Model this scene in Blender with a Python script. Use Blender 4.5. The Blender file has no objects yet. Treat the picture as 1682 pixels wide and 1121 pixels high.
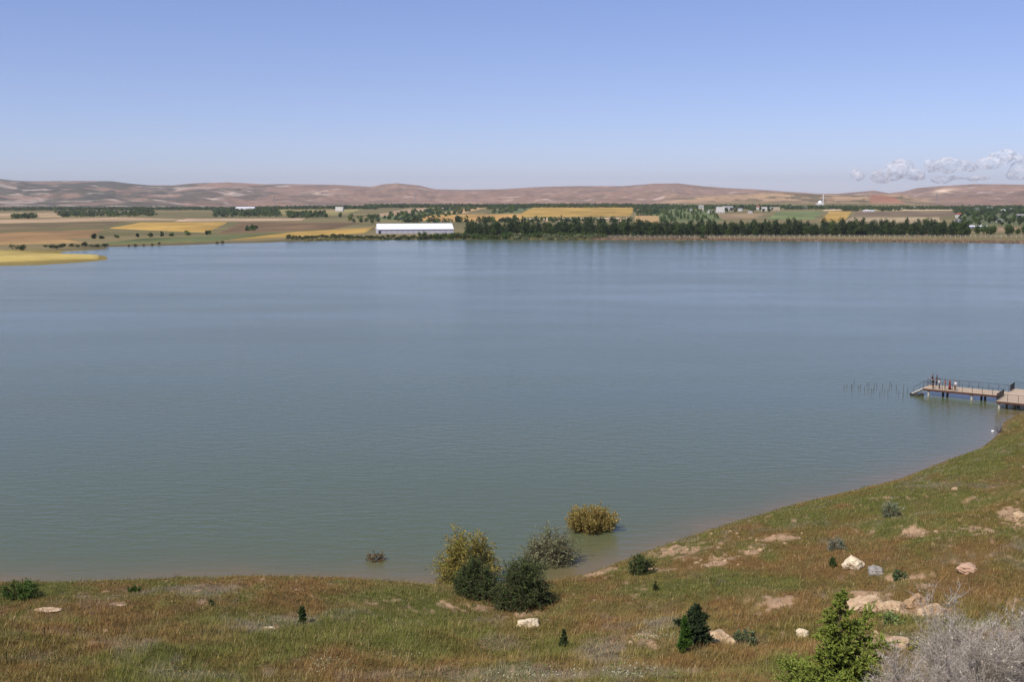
import bpy, bmesh, math, random
import numpy as np
from mathutils import Vector, Matrix, noise as mnoise
R = math.radians
random.seed(7); rng = np.random.default_rng(7)
sc = bpy.context.scene
col = sc.collection

# ------------------------------------------------------------------ camera
FPX = 1800.0; HC = 31.0; PITCH = math.atan((560.5 - 328) / FPX)
cam_d = bpy.data.cameras.new('camera'); cam = bpy.data.objects.new('camera', cam_d); col.objects.link(cam)
cam.location = (0, 0, HC); cam.rotation_euler = (math.pi / 2 - PITCH, 0, 0)
cam_d.sensor_width = 36; cam_d.lens = 36 * FPX / 1682; cam_d.clip_start = 0.1; cam_d.clip_end = 80000
sc.camera = cam
sc.cycles.use_denoising = True
sc.cycles.volume_bounces = 6; sc.cycles.max_bounces = 12
sc.cycles.diffuse_bounces = 3; sc.cycles.glossy_bounces = 3; sc.cycles.transparent_max_bounces = 16
sc.view_settings.view_transform = 'Standard'; sc.view_settings.look = 'None'
sc.view_settings.gamma = 1; sc.view_settings.exposure = 0.08

def S(r, g, b, k=1.0):
    f = lambda c: (c / 12.92 if c <= .04045 else ((c + .055) / 1.055) ** 2.4)
    return (f(r / 255) * k, f(g / 255) * k, f(b / 255) * k)

# ------------------------------------------------------------------ sky, sun
SUN_EL = R(52); SUN_AZ = R(-138)        # azimuth clockwise from +Y (view direction); sun to the left, a little behind
w = bpy.data.worlds.new('World'); sc.world = w; w.use_nodes = True
nt = w.node_tree; nt.nodes.clear()
N = nt.nodes.new; L = nt.links.new
out = N('ShaderNodeOutputWorld'); bg = N('ShaderNodeBackground'); sky = N('ShaderNodeTexSky')
sky.sky_type = 'NISHITA'; sky.sun_disc = False; sky.sun_elevation = SUN_EL; sky.sun_rotation = SUN_AZ
sky.altitude = 1200; sky.air_density = 1.0; sky.dust_density = 0.6; sky.ozone_density = 2.5
tc = N('ShaderNodeTexCoord'); sep = N('ShaderNodeSeparateXYZ'); L(tc.outputs['Generated'], sep.inputs[0])
mr = N('ShaderNodeMapRange'); mr.inputs[1].default_value = 0.0; mr.inputs[2].default_value = 0.30
L(sep.outputs['Z'], mr.inputs[0])
rp = N('ShaderNodeValToRGB'); e = rp.color_ramp.elements
e[0].position = 0; e[0].color = (0.86, 0.90, 1.29, 1); e[1].position = 1; e[1].color = (1.10, 1.02, 1.26, 1)
x = e.new(0.35); x.color = (0.97, 0.91, 1.19, 1)
L(mr.outputs[0], rp.inputs[0])
mx = N('ShaderNodeMix'); mx.data_type = 'RGBA'; mx.blend_type = 'MULTIPLY'; mx.inputs[0].default_value = 1
L(sky.outputs[0], mx.inputs[6]); L(rp.outputs[0], mx.inputs[7]); L(mx.outputs[2], bg.inputs[0])
bg.inputs[1].default_value = 0.10; L(bg.outputs[0], out.inputs[0])
sd = bpy.data.lights.new('sun', 'SUN'); sd.energy = 3.9; sd.angle = R(0.53); sd.color = (1, .955, .88)
sun = bpy.data.objects.new('sun', sd); col.objects.link(sun)
sdir = Vector((math.cos(SUN_EL) * math.sin(SUN_AZ), math.cos(SUN_EL) * math.cos(SUN_AZ), math.sin(SUN_EL)))
sun.rotation_euler = sdir.to_track_quat('Z', 'Y').to_euler(); sun.location = (0, 0, 300)

# ------------------------------------------------------------------ helpers
def tag(o, label=None, cat=None, group=None, kind=None):
    if label: o['label'] = label
    if cat: o['category'] = cat
    if group: o['group'] = group
    if kind: o['kind'] = kind
    return o

def ray(px, py):
    a = (px - 841) / FPX; b = (560.5 - py) / FPX
    return np.array([a, math.cos(PITCH) + math.sin(PITCH) * b, -math.sin(PITCH) + math.cos(PITCH) * b])

def at_z(px, py, z=0.0):
    d = ray(px, py); t = (z - HC) / d[2]
    return (d[0] * t, d[1] * t)

def project(x, y, z):
    dz = z - HC
    f = y * math.cos(PITCH) - dz * math.sin(PITCH); u = y * math.sin(PITCH) + dz * math.cos(PITCH)
    f = np.maximum(f, 1e-3)
    return 841 + FPX * x / f, 560.5 - FPX * u / f

def _h(ix, iy, s):
    n = (ix.astype(np.int64) * 374761393 + iy.astype(np.int64) * 668265263 + s * 1274126177) & 0xffffffff
    n = ((n ^ (n >> 13)) * 1274126177) & 0xffffffff
    return ((n ^ (n >> 16)) & 0xffff) / 65535.0

def vnoise(x, y, s=0):
    x = np.asarray(x, float); y = np.asarray(y, float)
    ix = np.floor(x); iy = np.floor(y); fx = x - ix; fy = y - iy
    fx = fx * fx * (3 - 2 * fx); fy = fy * fy * (3 - 2 * fy)
    a = _h(ix, iy, s); b = _h(ix + 1, iy, s); c = _h(ix, iy + 1, s); d = _h(ix + 1, iy + 1, s)
    return (a + (b - a) * fx) * (1 - fy) + (c + (d - c) * fx) * fy

def fbm(x, y, o=4, s=0):
    v = 0; a = .5; t = 0
    for k in range(o):
        v = v + a * vnoise(x * 2 ** k, y * 2 ** k, s + k * 17); t += a; a *= .55
    return v / t

def sstep(a, b, x):
    t = np.clip((x - a) / (b - a), 0, 1); return t * t * (3 - 2 * t)

# ------------------------------------------------------------------ lake outline
near_px = [(-250, 958), (0, 957), (100, 960), (200, 957), (300, 952), (430, 950), (560, 952), (640, 957), (740, 964),
           (830, 964), (900, 957), (940, 950), (1000, 931), (1060, 907), (1120, 887), (1200, 860), (1300, 831), (1400, 807),
           (1480, 787), (1560, 755), (1610, 738), (1642, 712), (1648, 694), (1668, 684), (1720, 672), (1800, 655), (1960, 600), (2250, 480)]
near_pts = [(-700, 330), (-420, 210), (-250, 130), (-120, 92)] + [at_z(*p) for p in near_px]
far_px = [(2500, 403), (1900, 402), (1682, 400), (1600, 399), (1500, 398), (1400, 397), (1300, 396), (1170, 395), (1000, 394.5), (900, 394),
          (840, 393), (700, 393), (600, 394), (480, 397), (430, 399), (370, 400), (300, 403), (225, 405), (175, 406), (174, 410), (104, 413.5),
          (98, 416), (125, 418.3), (172, 420), (178, 424), (174, 427.5), (140, 431), (60, 436), (0, 437), (-200, 441), (-900, 448)]
far_pts = [at_z(*p) for p in far_px]
NP = np.array(near_pts); FP = np.array(far_pts)
LAKE = np.vstack([NP, FP])

def seg_dist(x, y, P, closed=False):
    best = np.full(x.shape, 1e12)
    n = len(P)
    for i in range(n if closed else n - 1):
        ax, ay = P[i]; bx, by = P[(i + 1) % n]
        dx, dy = bx - ax, by - ay
        t = np.clip(((x - ax) * dx + (y - ay) * dy) / (dx * dx + dy * dy + 1e-9), 0, 1)
        best = np.minimum(best, (x - ax - t * dx) ** 2 + (y - ay - t * dy) ** 2)
    return np.sqrt(best)

def inside(x, y, P):
    c = np.zeros(x.shape, bool); n = len(P)
    for i in range(n):
        ax, ay = P[i]; bx, by = P[(i + 1) % n]
        m = ((ay > y) != (by > y)) & (x < (bx - ax) * (y - ay) / ((by - ay) if by != ay else 1e-9) + ax)
        c ^= m
    return c

# ------------------------------------------------------------------ terrain height
SIL = [(-1500, 300), (-600, 303), (-200, 299), (0, 297), (30, 300), (60, 301), (120, 300), (190, 300), (215, 303), (250, 306), (290, 306), (320, 303),
       (380, 301), (430, 304), (480, 304.5), (560, 306.5), (610, 310), (632, 306), (655, 304.5), (690, 308), (715, 314),
       (760, 315), (820, 314), (880, 310.5), (950, 309), (1020, 309), (1070, 305), (1110, 304.5), (1150, 309), (1190, 312), (1230, 314),
       (1290, 318), (1340, 321), (1370, 321), (1430, 316), (1455, 320), (1480, 317), (1500, 312), (1540, 309), (1565, 308), (1590, 306.5), (1640, 307), (1682, 308), (1900, 304), (2600, 300), (4000, 305)]
SX = np.array([p[0] for p in SIL], float); SY = np.array([p[1] for p in SIL], float)
MID = [(900, 345), (1060, 338), (1090, 331), (1140, 328), (1200, 325), (1250, 321), (1290, 322), (1340, 325), (1400, 325), (1440, 323), (1475, 324), (1510, 331), (1560, 338), (1800, 345)]
MX = np.array([p[0] for p in MID], float); MY = np.array([p[1] for p in MID], float)
FARM = [(1300, 330), (1380, 309), (1440, 299), (1500, 296), (1560, 292), (1620, 291), (1682, 290), (1900, 294), (2400, 305)]
GX = np.array([p[0] for p in FARM], float); GY = np.array([p[1] for p in FARM], float)

def near_profile(d):
    return np.interp(d, [-60, -8, 0, 2, 6, 30, 60, 70, 78, 84, 90, 140], [-8, -1.6, 0, .7, 1.9, 7.8, 15.3, 18.2, 21.4, 25.5, 29.3, 31])

def terrain(x, y):
    x = np.asarray(x, float); y = np.asarray(y, float)
    dn = seg_dist(x, y, NP); df = seg_dist(x, y, FP); ins = inside(x, y, LAKE)
    r = np.hypot(x, y)
    # near bank
    n1 = fbm(x / 9, y / 9, 4, 3) - .5; n2 = fbm(x / 2.2, y / 2.2, 3, 9) - .5
    zn = near_profile(dn) + sstep(3, 20, dn) * n1 * 2.4 + sstep(.5, 6, dn) * n2 * .5
    zn = zn + (0.14 * (fbm(x / .7, y / .7, 2, 5) - .5) + .45 * (fbm(x / 1.6, y / 1.1, 3, 6) - .5)) * sstep(0, 2, dn)
    # small gully running down to the bushes
    gx = x - (-1.0 + (y - 60) * .06)
    zn = zn - 1.0 * np.exp(-(gx / 4.5) ** 2) * sstep(2, 14, dn) * sstep(92, 70, y) * sstep(35, 50, y) * .9
    zn = np.where(y < 30, near_profile(dn), zn)
    # far plain
    und = fbm(x / 420, y / 420, 3, 21)
    zf = 1.3 * (1 - np.exp(-df / 25)) + sstep(100, 2500, df) * 3.0 + und * 2.2 * sstep(30, 500, df)
    u = 841 + 1800 * x / np.maximum(y, 1)
    zf = zf + np.where(y > 300, np.interp(u, [380, 640, 1300, 1500], [0, 10.5, 9, 6]) * sstep(1150, 3100, r), 0)
    front = y > 300
    # hills
    RR = 6800 + 700 * (fbm(u / 260, u * 0, 2, 40) - .5)
    T = HC + (328 - np.interp(u, SX, SY)) / 1800 * RR
    t = sstep(3600, 1, RR) if False else np.clip((r - 3600) / (RR - 3600), 0, 1)
    k = t ** 1.25 * (1 - .25 * sstep(1.0, 1.6, r / RR))
    rd = np.abs(fbm(x / 900, y / 1500, 4, 60) - .5) * 2
    gul = np.abs(fbm(x / 260, y / 700, 4, 66) - .5) * 2
    amp = 4 * t * (1 - t)
    hill = (T - 5) * k * (1 + 0.5 * amp * (rd - .35)) + amp * (gul - .3) * 46 + amp * (np.abs(fbm(x / 110, y / 300, 3, 69) - .5) * 2 - .3) * 22
    hill = hill * (1 - .5 * sstep(1.0, 1.35, r / RR))
    # low brown rise at right
    M = HC + (328 - np.interp(u, MX, MY)) / 1800 * 3700
    tm = np.clip((r - 3150) / 550, 0, 1)
    mid = np.maximum(M - 5, 0) * sstep(0, 1, tm) * (1 - sstep(3750, 4600, r)) * (1 + .14 * (fbm(x / 130, y / 220, 4, 77) - .5))
    G = HC + (328 - np.interp(u, GX, GY)) / 1800 * 15000
    fm = np.maximum(G, 0) * sstep(11500, 15000, r) * (1 - .3 * sstep(15000, 17000, r)) * (1 + .1 * (fbm(x / 500, y / 900, 4, 88) - .5))
    zf = zf + np.where(front, np.maximum(np.maximum(hill, mid), 0 * fm), 20 * sstep(600, 3000, r))
    wn = df / (dn + df + 1e-6); wn = sstep(.25, .75, wn) * (1 - sstep(250, 600, dn))
    z = zn * wn + zf * (1 - wn)
    zl = -np.minimum(np.minimum(dn * .22, df * .08) + .02, 6)
    return np.where(ins, zl, z)

def tz(x, y): return float(terrain(np.array([x]), np.array([y]))[0])

def hit(px, py):
    """the point of the ground that lies on this line of sight"""
    d = ray(px, py); ts = np.concatenate([np.arange(30, 260, .4), np.arange(260, 7000, 6)])
    x = d[0] * ts; y = d[1] * ts; z = HC + d[2] * ts
    g = np.maximum(terrain(x, y), 0); m = np.nonzero(z < g)[0]
    i = m[0] if len(m) else len(ts) - 1
    return float(x[i]), float(y[i]), float(terrain(x[i:i + 1], y[i:i + 1])[0])

# ------------------------------------------------------------------ materials
MATS = {}
def base_mat(name):
    m = bpy.data.materials.new(name); m.use_nodes = True
    b = m.node_tree.nodes['Principled BSDF']; b.inputs['Specular IOR Level'].default_value = .3
    return m, m.node_tree, b

def mat(name, c, rough=.8, var=.18, scale=3.0, bump=0.0, metallic=0, c2=None, det=5):
    """colour broken up by object-space noise"""
    if name in MATS: return MATS[name]
    m, t, b = base_mat(name); n = t.nodes; l = t.links
    tcn = n.new('ShaderNodeTexCoord'); no = n.new('ShaderNodeTexNoise'); no.inputs['Scale'].default_value = scale; no.inputs['Detail'].default_value = det
    l.new(tcn.outputs['Object'], no.inputs['Vector'])
    cr = n.new('ShaderNodeValToRGB'); e = cr.color_ramp.elements
    c2 = c2 or tuple(k * (1 - var) for k in c); c1 = tuple(min(1, k * (1 + var)) for k in c)
    e[0].position = .3; e[0].color = (*c2, 1); e[1].position = .7; e[1].color = (*c1, 1)
    l.new(no.outputs['Fac'], cr.inputs[0]); l.new(cr.outputs[0], b.inputs['Base Color'])
    b.inputs['Roughness'].default_value = rough; b.inputs['Metallic'].default_value = metallic
    if bump:
        bp = n.new('ShaderNodeBump'); bp.inputs['Strength'].default_value = bump; bp.inputs['Distance'].default_value = .2
        l.new(no.outputs['Fac'], bp.inputs['Height']); l.new(bp.outputs[0], b.inputs['Normal'])
    MATS[name] = m; return m

def attr_mat(name, rough=.85, trans=0.0, nscale=None, namp=.25, spec=.15, bump=0):
    """colour from the mesh's own colour attribute, small noise on top"""
    if name in MATS: return MATS[name]
    m, t, b = base_mat(name); n = t.nodes; l = t.links
    a = n.new('ShaderNodeAttribute'); a.attribute_name = 'Col'
    src = a.outputs['Color']
    if nscale:
        geo = n.new('ShaderNodeNewGeometry')
        prev = None
        for i, s in enumerate(nscale):
            no = n.new('ShaderNodeTexNoise'); no.inputs['Scale'].default_value = s; no.inputs['Detail'].default_value = 6
            l.new(geo.outputs['Position'], no.inputs['Vector'])
            mp = n.new('ShaderNodeMapRange'); mp.inputs[1].default_value = .3; mp.inputs[2].default_value = .7
            mp.inputs[3].default_value = 1 - namp; mp.inputs[4].default_value = 1 + namp
            l.new(no.outputs['Fac'], mp.inputs[0])
            vm = n.new('ShaderNodeVectorMath'); vm.operation = 'SCALE'; l.new(src, vm.inputs[0]); l.new(mp.outputs[0], vm.inputs['Scale'])
            src = vm.outputs[0]; prev = no
        if bump:
            bp = n.new('ShaderNodeBump'); bp.inputs['Strength'].default_value = bump; bp.inputs['Distance'].default_value = .15
            l.new(prev.outputs['Fac'], bp.inputs['Height']); l.new(bp.outputs[0], b.inputs['Normal'])
    l.new(src, b.inputs['Base Color']); b.inputs['Roughness'].default_value = rough; b.inputs['Specular IOR Level'].default_value = spec
    if trans:
        tr = n.new('ShaderNodeBsdfTranslucent'); l.new(src, tr.inputs[0]); mixn = n.new('ShaderNodeMixShader'); mixn.inputs[0].default_value = trans
        o = n['Material Output']; l.new(b.outputs[0], mixn.inputs[1]); l.new(tr.outputs[0], mixn.inputs[2]); l.new(mixn.outputs[0], o.inputs[0])
    MATS[name] = m; return m

LEAF = attr_mat('leaf', rough=.6, trans=.25)
GRASS = attr_mat('grass_blade', rough=.7, trans=.25)
SOIL = attr_mat('soil', rough=.95, nscale=(.35, 2.5, 14), namp=.16, bump=.5)
HILL = attr_mat('hill_soil', rough=.95, nscale=(.006, .03), namp=.18)
CROP = attr_mat('crop', rough=.9, nscale=(.02, .15), namp=.12)
BARK = mat('bark', S(95, 80, 65), .9, .3, 8, .4)
TWIG = mat('twig', S(120, 100, 80), .9, .25, 20)

def np_mesh(name, V, F, mat_, C=None, parent=None, smooth=False):
    """V (n,3), F (m,k) all faces of k corners, C (n,3) colour per vertex"""
    V = np.asarray(V, np.float32); F = np.asarray(F, np.int32); k = F.shape[1]
    me = bpy.data.meshes.new(name)
    me.vertices.add(len(V)); me.vertices.foreach_set('co', V.ravel())
    me.loops.add(F.size); me.loops.foreach_set('vertex_index', F.ravel())
    me.polygons.add(len(F)); me.polygons.foreach_set('loop_start', np.arange(0, F.size, k, dtype=np.int32))
    me.polygons.foreach_set('loop_total', np.full(len(F), k, np.int32))
    if smooth: me.polygons.foreach_set('use_smooth', np.ones(len(F), bool))
    me.update(calc_edges=True)
    if C is not None:
        a = me.color_attributes.new('Col', 'FLOAT_COLOR', 'POINT')
        a.data.foreach_set('color', np.hstack([np.clip(C, 0, 1), np.ones((len(V), 1))]).astype(np.float32).ravel())
    me.materials.append(mat_)
    o = bpy.data.objects.new(name, me); col.objects.link(o)
    if parent: o.parent = parent
    return o

def empty(name, loc, rz=0, s=1.0):
    o = bpy.data.objects.new(name, None); col.objects.link(o); o.location = loc; o.rotation_euler = (0, 0, rz); o.scale = (s, s, s)
    o.empty_display_size = .3
    return o

class MB:
    """collects boxes, bars and prisms into one mesh"""
    def __init__(s): s.bm = bmesh.new()
    def box(s, c, d, rz=0, bev=0):
        r = bmesh.ops.create_cube(s.bm, size=1); v = r['verts']
        bmesh.ops.scale(s.bm, vec=d, verts=v)
        if rz: bmesh.ops.rotate(s.bm, verts=v, matrix=Matrix.Rotation(rz, 3, 'Z'))
        bmesh.ops.translate(s.bm, vec=c, verts=v); return s
    def bar(s, a, b, r1, r2=None, n=6):
        a = Vector(a); b = Vector(b); d = b - a; r2 = r1 if r2 is None else r2
        if d.length < 1e-6: return s
        m = Matrix.Translation((a + b) / 2) @ d.to_track_quat('Z', 'Y').to_matrix().to_4x4()
        bmesh.ops.create_cone(s.bm, cap_ends=True, segments=n, radius1=r1, radius2=r2, depth=d.length, matrix=m); return s
    def poly(s, pts, z0, z1):
        lo = [s.bm.verts.new((p[0], p[1], z0)) for p in pts]; hi = [s.bm.verts.new((p[0], p[1], z1)) for p in pts]
        n = len(pts); s.bm.faces.new(hi); s.bm.faces.new(lo[::-1])
        for i in range(n): s.bm.faces.new((lo[i], lo[(i + 1) % n], hi[(i + 1) % n], hi[i]))
        return s
    def face(s, pts): s.bm.faces.new([s.bm.verts.new(p) for p in pts]); return s
    def build(s, name, m, parent=None, smooth=False):
        bmesh.ops.recalc_face_normals(s.bm, faces=s.bm.faces)
        me = bpy.data.meshes.new(name); s.bm.to_mesh(me); s.bm.free(); me.materials.append(m)
        if smooth:
            for p in me.polygons: p.use_smooth = True
        o = bpy.data.objects.new(name, me); col.objects.link(o)
        if parent: o.parent = parent
        return o

def copy_tree(o, parent=None):
    c = o.copy(); col.objects.link(c); c.parent = parent
    for ch in o.children: copy_tree(ch, c)
    return c

# ------------------------------------------------------------------ ground colour zones (seen from the photo, fixed to the ground)
RUST = np.array(S(144, 104, 64)); GRN = np.array(S(102, 112, 48)); OLV = np.array(S(136, 121, 70)); LIL = np.array(S(154, 141, 126))
TAN = np.array(S(184, 150, 116)); DRY = np.array(S(178, 154, 110))
Z_SOIL = [(1120, 905, 55, 16), (1175, 925, 40, 12), (1055, 1050, 32, 10), (1500, 878, 28, 7), (1664, 850, 26, 20), (1425, 985, 38, 14), (1520, 1003, 60, 18),
          (1440, 1055, 40, 20), (75, 1003, 30, 3), (195, 993, 22, 3), (795, 1000, 34, 9), (960, 944, 45, 7), (1595, 930, 26, 5), (1285, 885, 35, 9), (1240, 905, 26, 8),
          (450, 1033, 24, 3), (1660, 990, 40, 10), (1290, 990, 40, 8), (1480, 950, 30, 6), (600, 990, 30, 4), (860, 1010, 50, 8), (1600, 870, 30, 6), (340, 990, 20, 3),
          (1080, 935, 60, 5), (1000, 936, 30, 5)]
Z_RUST = [(160, 1003, 220, 22), (600, 1100, 230, 22), (330, 1000, 120, 16), (1240, 1010, 140, 35), (1430, 905, 130, 22), (1610, 960, 120, 40), (60, 1110, 90, 18), (1330, 880, 90, 16), (1540, 900, 90, 16),
          (1000, 1030, 90, 14), (1120, 1095, 80, 18), (1000, 985, 40, 10), (200, 975, 80, 8), (500, 970, 80, 8), (1660, 800, 30, 12)]
Z_GRN = [(60, 972, 100, 12), (700, 1020, 170, 22), (1120, 965, 130, 24), (1340, 855, 160, 20), (1650, 740, 60, 45), (340, 1075, 140, 14), (1540, 840, 110, 26), (870, 1068, 70, 16), (1250, 955, 120, 18),
         (1450, 820, 120, 16), (620, 985, 120, 16), (880, 1020, 30, 10), (1300, 1040, 90, 26), (950, 970, 60, 12), (240, 1090, 80, 12), (450, 1005, 60, 10), (1590, 780, 60, 20), (700, 1060, 90, 18)]
Z_LIL = [(215, 1058, 50, 8), (810, 1058, 48, 16), (310, 1112, 110, 14), (985, 1080, 36, 22), (50, 1085, 60, 12), (650, 1112, 90, 10), (1060, 1110, 70, 10), (820, 1020, 26, 14), (880, 1112, 90, 14), (430, 1030, 30, 6),
         (1360, 890, 30, 8), (470, 1020, 40, 10), (320, 970, 60, 7), (1230, 1055, 40, 10), (1500, 1080, 100, 40), (740, 1110, 60, 12)]
def zones(px, py, Z):
    v = np.zeros(px.shape)
    for (a, b, c, d) in Z:
        v = np.maximum(v, np.exp(-((px - a) / c) ** 2 - ((py - b) / d) ** 2))
    return v

def near_cols(x, y, z, seed=0):
    """returns weights soil, and the blended plant colour"""
    px, py = project(x, y, z)
    nn = [.5 * fbm(x / 2.2, y / 3.4, 4, 100 + 10 * k) + .5 * fbm(x / 7, y / 9, 3, 105 + 10 * k) for k in range(4)]; fine = fbm(x / .55, y / .8, 3, 180) - .5
    ws = zones(px, py, Z_SOIL) * 1.55 + (nn[0] - .5) * 2.8 + fine * 2.8 - .52
    wr = zones(px, py, Z_RUST) * .9 + (nn[1] - .5) * 4.2 + fine * .5 + .10
    wg = zones(px, py, Z_GRN) * 1.0 + (nn[2] - .5) * 4.2 + fine * .5 + .12
    wl = zones(px, py, Z_LIL) * 1.2 + (nn[3] - .5) * 3.2 + fine * 1.2 - .14
    ws = sstep(.1, .75, ws); wr = sstep(-.1, .9, wr); wg = sstep(-.1, .9, wg); wl = sstep(.1, .8, wl)
    c = np.outer(np.ones(len(x)) * .62, OLV) + np.outer(wr, RUST) + np.outer(wg * 1.2, GRN) + np.outer(wl * 1.1, LIL)
    c = c / (0.62 + wr + wg * 1.2 + wl * 1.1)[:, None]
    return ws, c, wl

# ------------------------------------------------------------------ ground and hills: one polar sheet
az = np.concatenate([np.linspace(-180, -40, 50, endpoint=False), np.linspace(-40, 40, 720, endpoint=False), np.linspace(40, 180, 50)])
rings_n = np.concatenate([np.arange(.0, 40, 1.6), np.arange(40, 180, .55), np.arange(180, 700, 8), np.arange(700, 1500, 5), np.arange(1500, 3301, 18)])
rings_h = np.concatenate([[rings_n[-1]], np.arange(3320, 7800, 32), np.arange(7900, 17000, 110)])

def polar(rings, azs):
    A, RR = np.meshgrid(np.radians(azs), rings); x = (RR * np.sin(A)).ravel(); y = (RR * np.cos(A)).ravel()
    nr, na = len(rings), len(azs)
    i = np.arange(nr - 1)[:, None] * na + np.arange(na - 1)[None, :]; i = i.ravel()
    F = np.stack([i, i + 1, i + na + 1, i + na], 1)
    return x, y, F[:, ::-1]

x, y, F = polar(rings_n, az); z = terrain(x, y)
dnear = seg_dist(x, y, NP)
C = np.zeros((len(x), 3))
nearm = np.hypot(x, y) < 260
ws, cc, _ = near_cols(x, y, z)
soil = TAN * .95 + np.outer(fbm(x / 1.3, y / 1.3, 3, 55) - .5, TAN * .5)
cn = soil * ws[:, None] + (cc * .62) * (1 - ws)[:, None]
wet = sstep(1.6, .2, dnear)[:, None]; cn = cn * (1 - wet) + np.array(S(120, 98, 74)) * wet
b1 = fbm(x / 230, y / 120, 4, 31)[:, None]; b2 = fbm(x / 60, y / 40, 3, 37)[:, None]
farc = np.array(S(134, 119, 80)) * (1 - sstep(.35, .65, b1)) + np.array(S(112, 104, 66)) * sstep(.35, .65, b1)
farc = farc * (.85 + .3 * b2)
px_, py_ = project(x, y, z); spit = ((px_ < 190) & (py_ > 411) & (y > 300))[:, None]; farc = np.where(spit, np.array(S(168, 146, 80)), farc)
dfar = seg_dist(x, y, FP)
farc = farc * (1 - sstep(30, 8, dfar)[:, None] * .35)
C = np.where(nearm[:, None], cn, farc)
g = np_mesh('ground', np.stack([x, y, z], 1), F, SOIL, C, smooth=True); tag(g, kind='structure')

x, y, F = polar(rings_h, np.concatenate([[-70, -60, -50], np.linspace(-40, 40, 900), [50, 60, 70]])); z = terrain(x, y)
r = np.hypot(x, y); u = 841 + 1800 * x / np.maximum(y, 1)
pink = np.array(S(150, 120, 100)); scr = np.array(S(92, 88, 74)); pale = np.array(S(206, 182, 162)); orng = np.array(S(178, 146, 112)); grn = np.array(S(124, 108, 82))
n1 = fbm(x / 500, y / 1100, 5, 200); n2 = fbm(x / 220, y / 500, 5, 220); n3 = fbm(x / 150, y / 170, 5, 240)
left = sstep(700, 150, u)
C = np.outer(np.ones(len(x)), pink) * (.82 + .4 * n1[:, None])
wscr = sstep(.47, .60, fbm(x / 130, y / 330, 5, 223) * .6 + n2 * .4 + left * .10 - .01)[:, None] * (.35 + .6 * left[:, None]); C = C * (1 - wscr) + scr * wscr
wp = sstep(.66, .76, n3 + .04 * left)[:, None] * .6; C = C * (1 - wp) + pale * wp
# orange-brown low rise with a reddish cut at right
wm = (sstep(3150, 3300, r) * (1 - sstep(4300, 4800, r)) * sstep(1060, 1140, u) * (1 - sstep(1500, 1560, u)))[:, None]
om = np.where((fbm(x / 90, y / 45, 4, 250) > .5)[:, None], orng, grn); red = np.array(S(166, 116, 90))
om = om * (.8 + .4 * fbm(x / 40, y / 90, 4, 255))[:, None]; om = np.where(((u > 1425) & (u < 1480) & (n3 > .45))[:, None], red, om)
C = C * (1 - wm) + om * wm
# quarry scar on the right hill
q = np.exp(-((u - 1545 - (r - 6000) * .02) / 14) ** 2 - ((r - 6000) / 350) ** 2)[:, None] * 1.2; q = np.clip(q, 0, 1); C = C * (1 - q) + np.array(S(232, 200, 165)) * q
foot = sstep(3420, 3250, r)[:, None]; C = C * (1 - foot) + np.array(S(140, 118, 88)) * foot
h = np_mesh('hills', np.stack([x, y, z - np.where(r <= rings_h[0] + 1, 0, 0)], 1), F, HILL, C, smooth=True); tag(h, kind='structure')

# ------------------------------------------------------------------ water
x, y, F = polar(np.concatenate([np.arange(60, 200, 1.2), np.arange(200, 700, 12), np.arange(700, 1300, 20)]), np.concatenate([np.linspace(-78, -30, 24, endpoint=False), np.linspace(-30, 30, 340, endpoint=False), np.linspace(30, 70, 24)]))
dn = seg_dist(x, y, NP); df = seg_dist(x, y, FP)
dn = dn + (fbm(x / 6, y / 6, 3, 400) - .5) * 4
sh = np.exp(-np.maximum(dn, 0) / 2.6)[:, None]; sh2 = np.exp(-np.maximum(dn, 0) / 14)[:, None]
deep = np.array(S(89, 97, 68)); shal = np.array(S(118, 102, 70)); midc = np.array(S(93, 97, 66))
C = deep * (1 - sh2 * .6) + midc * sh2 * .6; C = C * (1 - sh) + shal * sh
m, t, b = base_mat('lake_water'); n = t.nodes; l = t.links
a = n.new('ShaderNodeAttribute'); a.attribute_name = 'Col'; l.new(a.outputs['Color'], b.inputs['Base Color'])
b.inputs['IOR'].default_value = 1.33; b.inputs['Specular IOR Level'].default_value = .33
geo = n.new('ShaderNodeNewGeometry')
def wnoise(scale, sx, sy, rot, det=3):
    mp = n.new('ShaderNodeMapping'); mp.vector_type = 'POINT'; mp.inputs['Scale'].default_value = (sx, sy, 1); mp.inputs['Rotation'].default_value = (0, 0, rot)
    l.new(geo.outputs['Position'], mp.inputs['Vector'])
    no = n.new('ShaderNodeTexNoise'); no.inputs['Scale'].default_value = scale; no.inputs['Detail'].default_value = det
    l.new(mp.outputs[0], no.inputs['Vector']); return no.outputs['Fac']
wa = wnoise(1.0, .35, 1.1, R(12)); wb = wnoise(2.6, .5, 1.2, R(-8)); wc = wnoise(.016, .30, 1.0, R(6), 4); wd = wnoise(.05, .25, 1, R(4), 4)
ad = n.new('ShaderNodeMath'); ad.operation = 'MULTIPLY_ADD'; l.new(wb, ad.inputs[0]); ad.inputs[1].default_value = .35; l.new(wa, ad.inputs[2])
bp = n.new('ShaderNodeBump'); bp.inputs['Strength'].default_value = 1.0; bp.inputs['Distance'].default_value = .13
st = n.new('ShaderNodeMapRange'); st.inputs[1].default_value = .35; st.inputs[2].default_value = .65; st.inputs[3].default_value = .045; st.inputs[4].default_value = .085
l.new(wd, st.inputs[0]); l.new(st.outputs[0], bp.inputs['Distance'])
l.new(ad.outputs[0], bp.inputs['Height']); l.new(bp.outputs[0], b.inputs['Normal'])
rr = n.new('ShaderNodeMapRange'); rr.inputs[1].default_value = .38; rr.inputs[2].default_value = .62; rr.inputs[3].default_value = .13; rr.inputs[4].default_value = .18
l.new(wc, rr.inputs[0]); l.new(rr.outputs[0], b.inputs['Roughness'])
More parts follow.
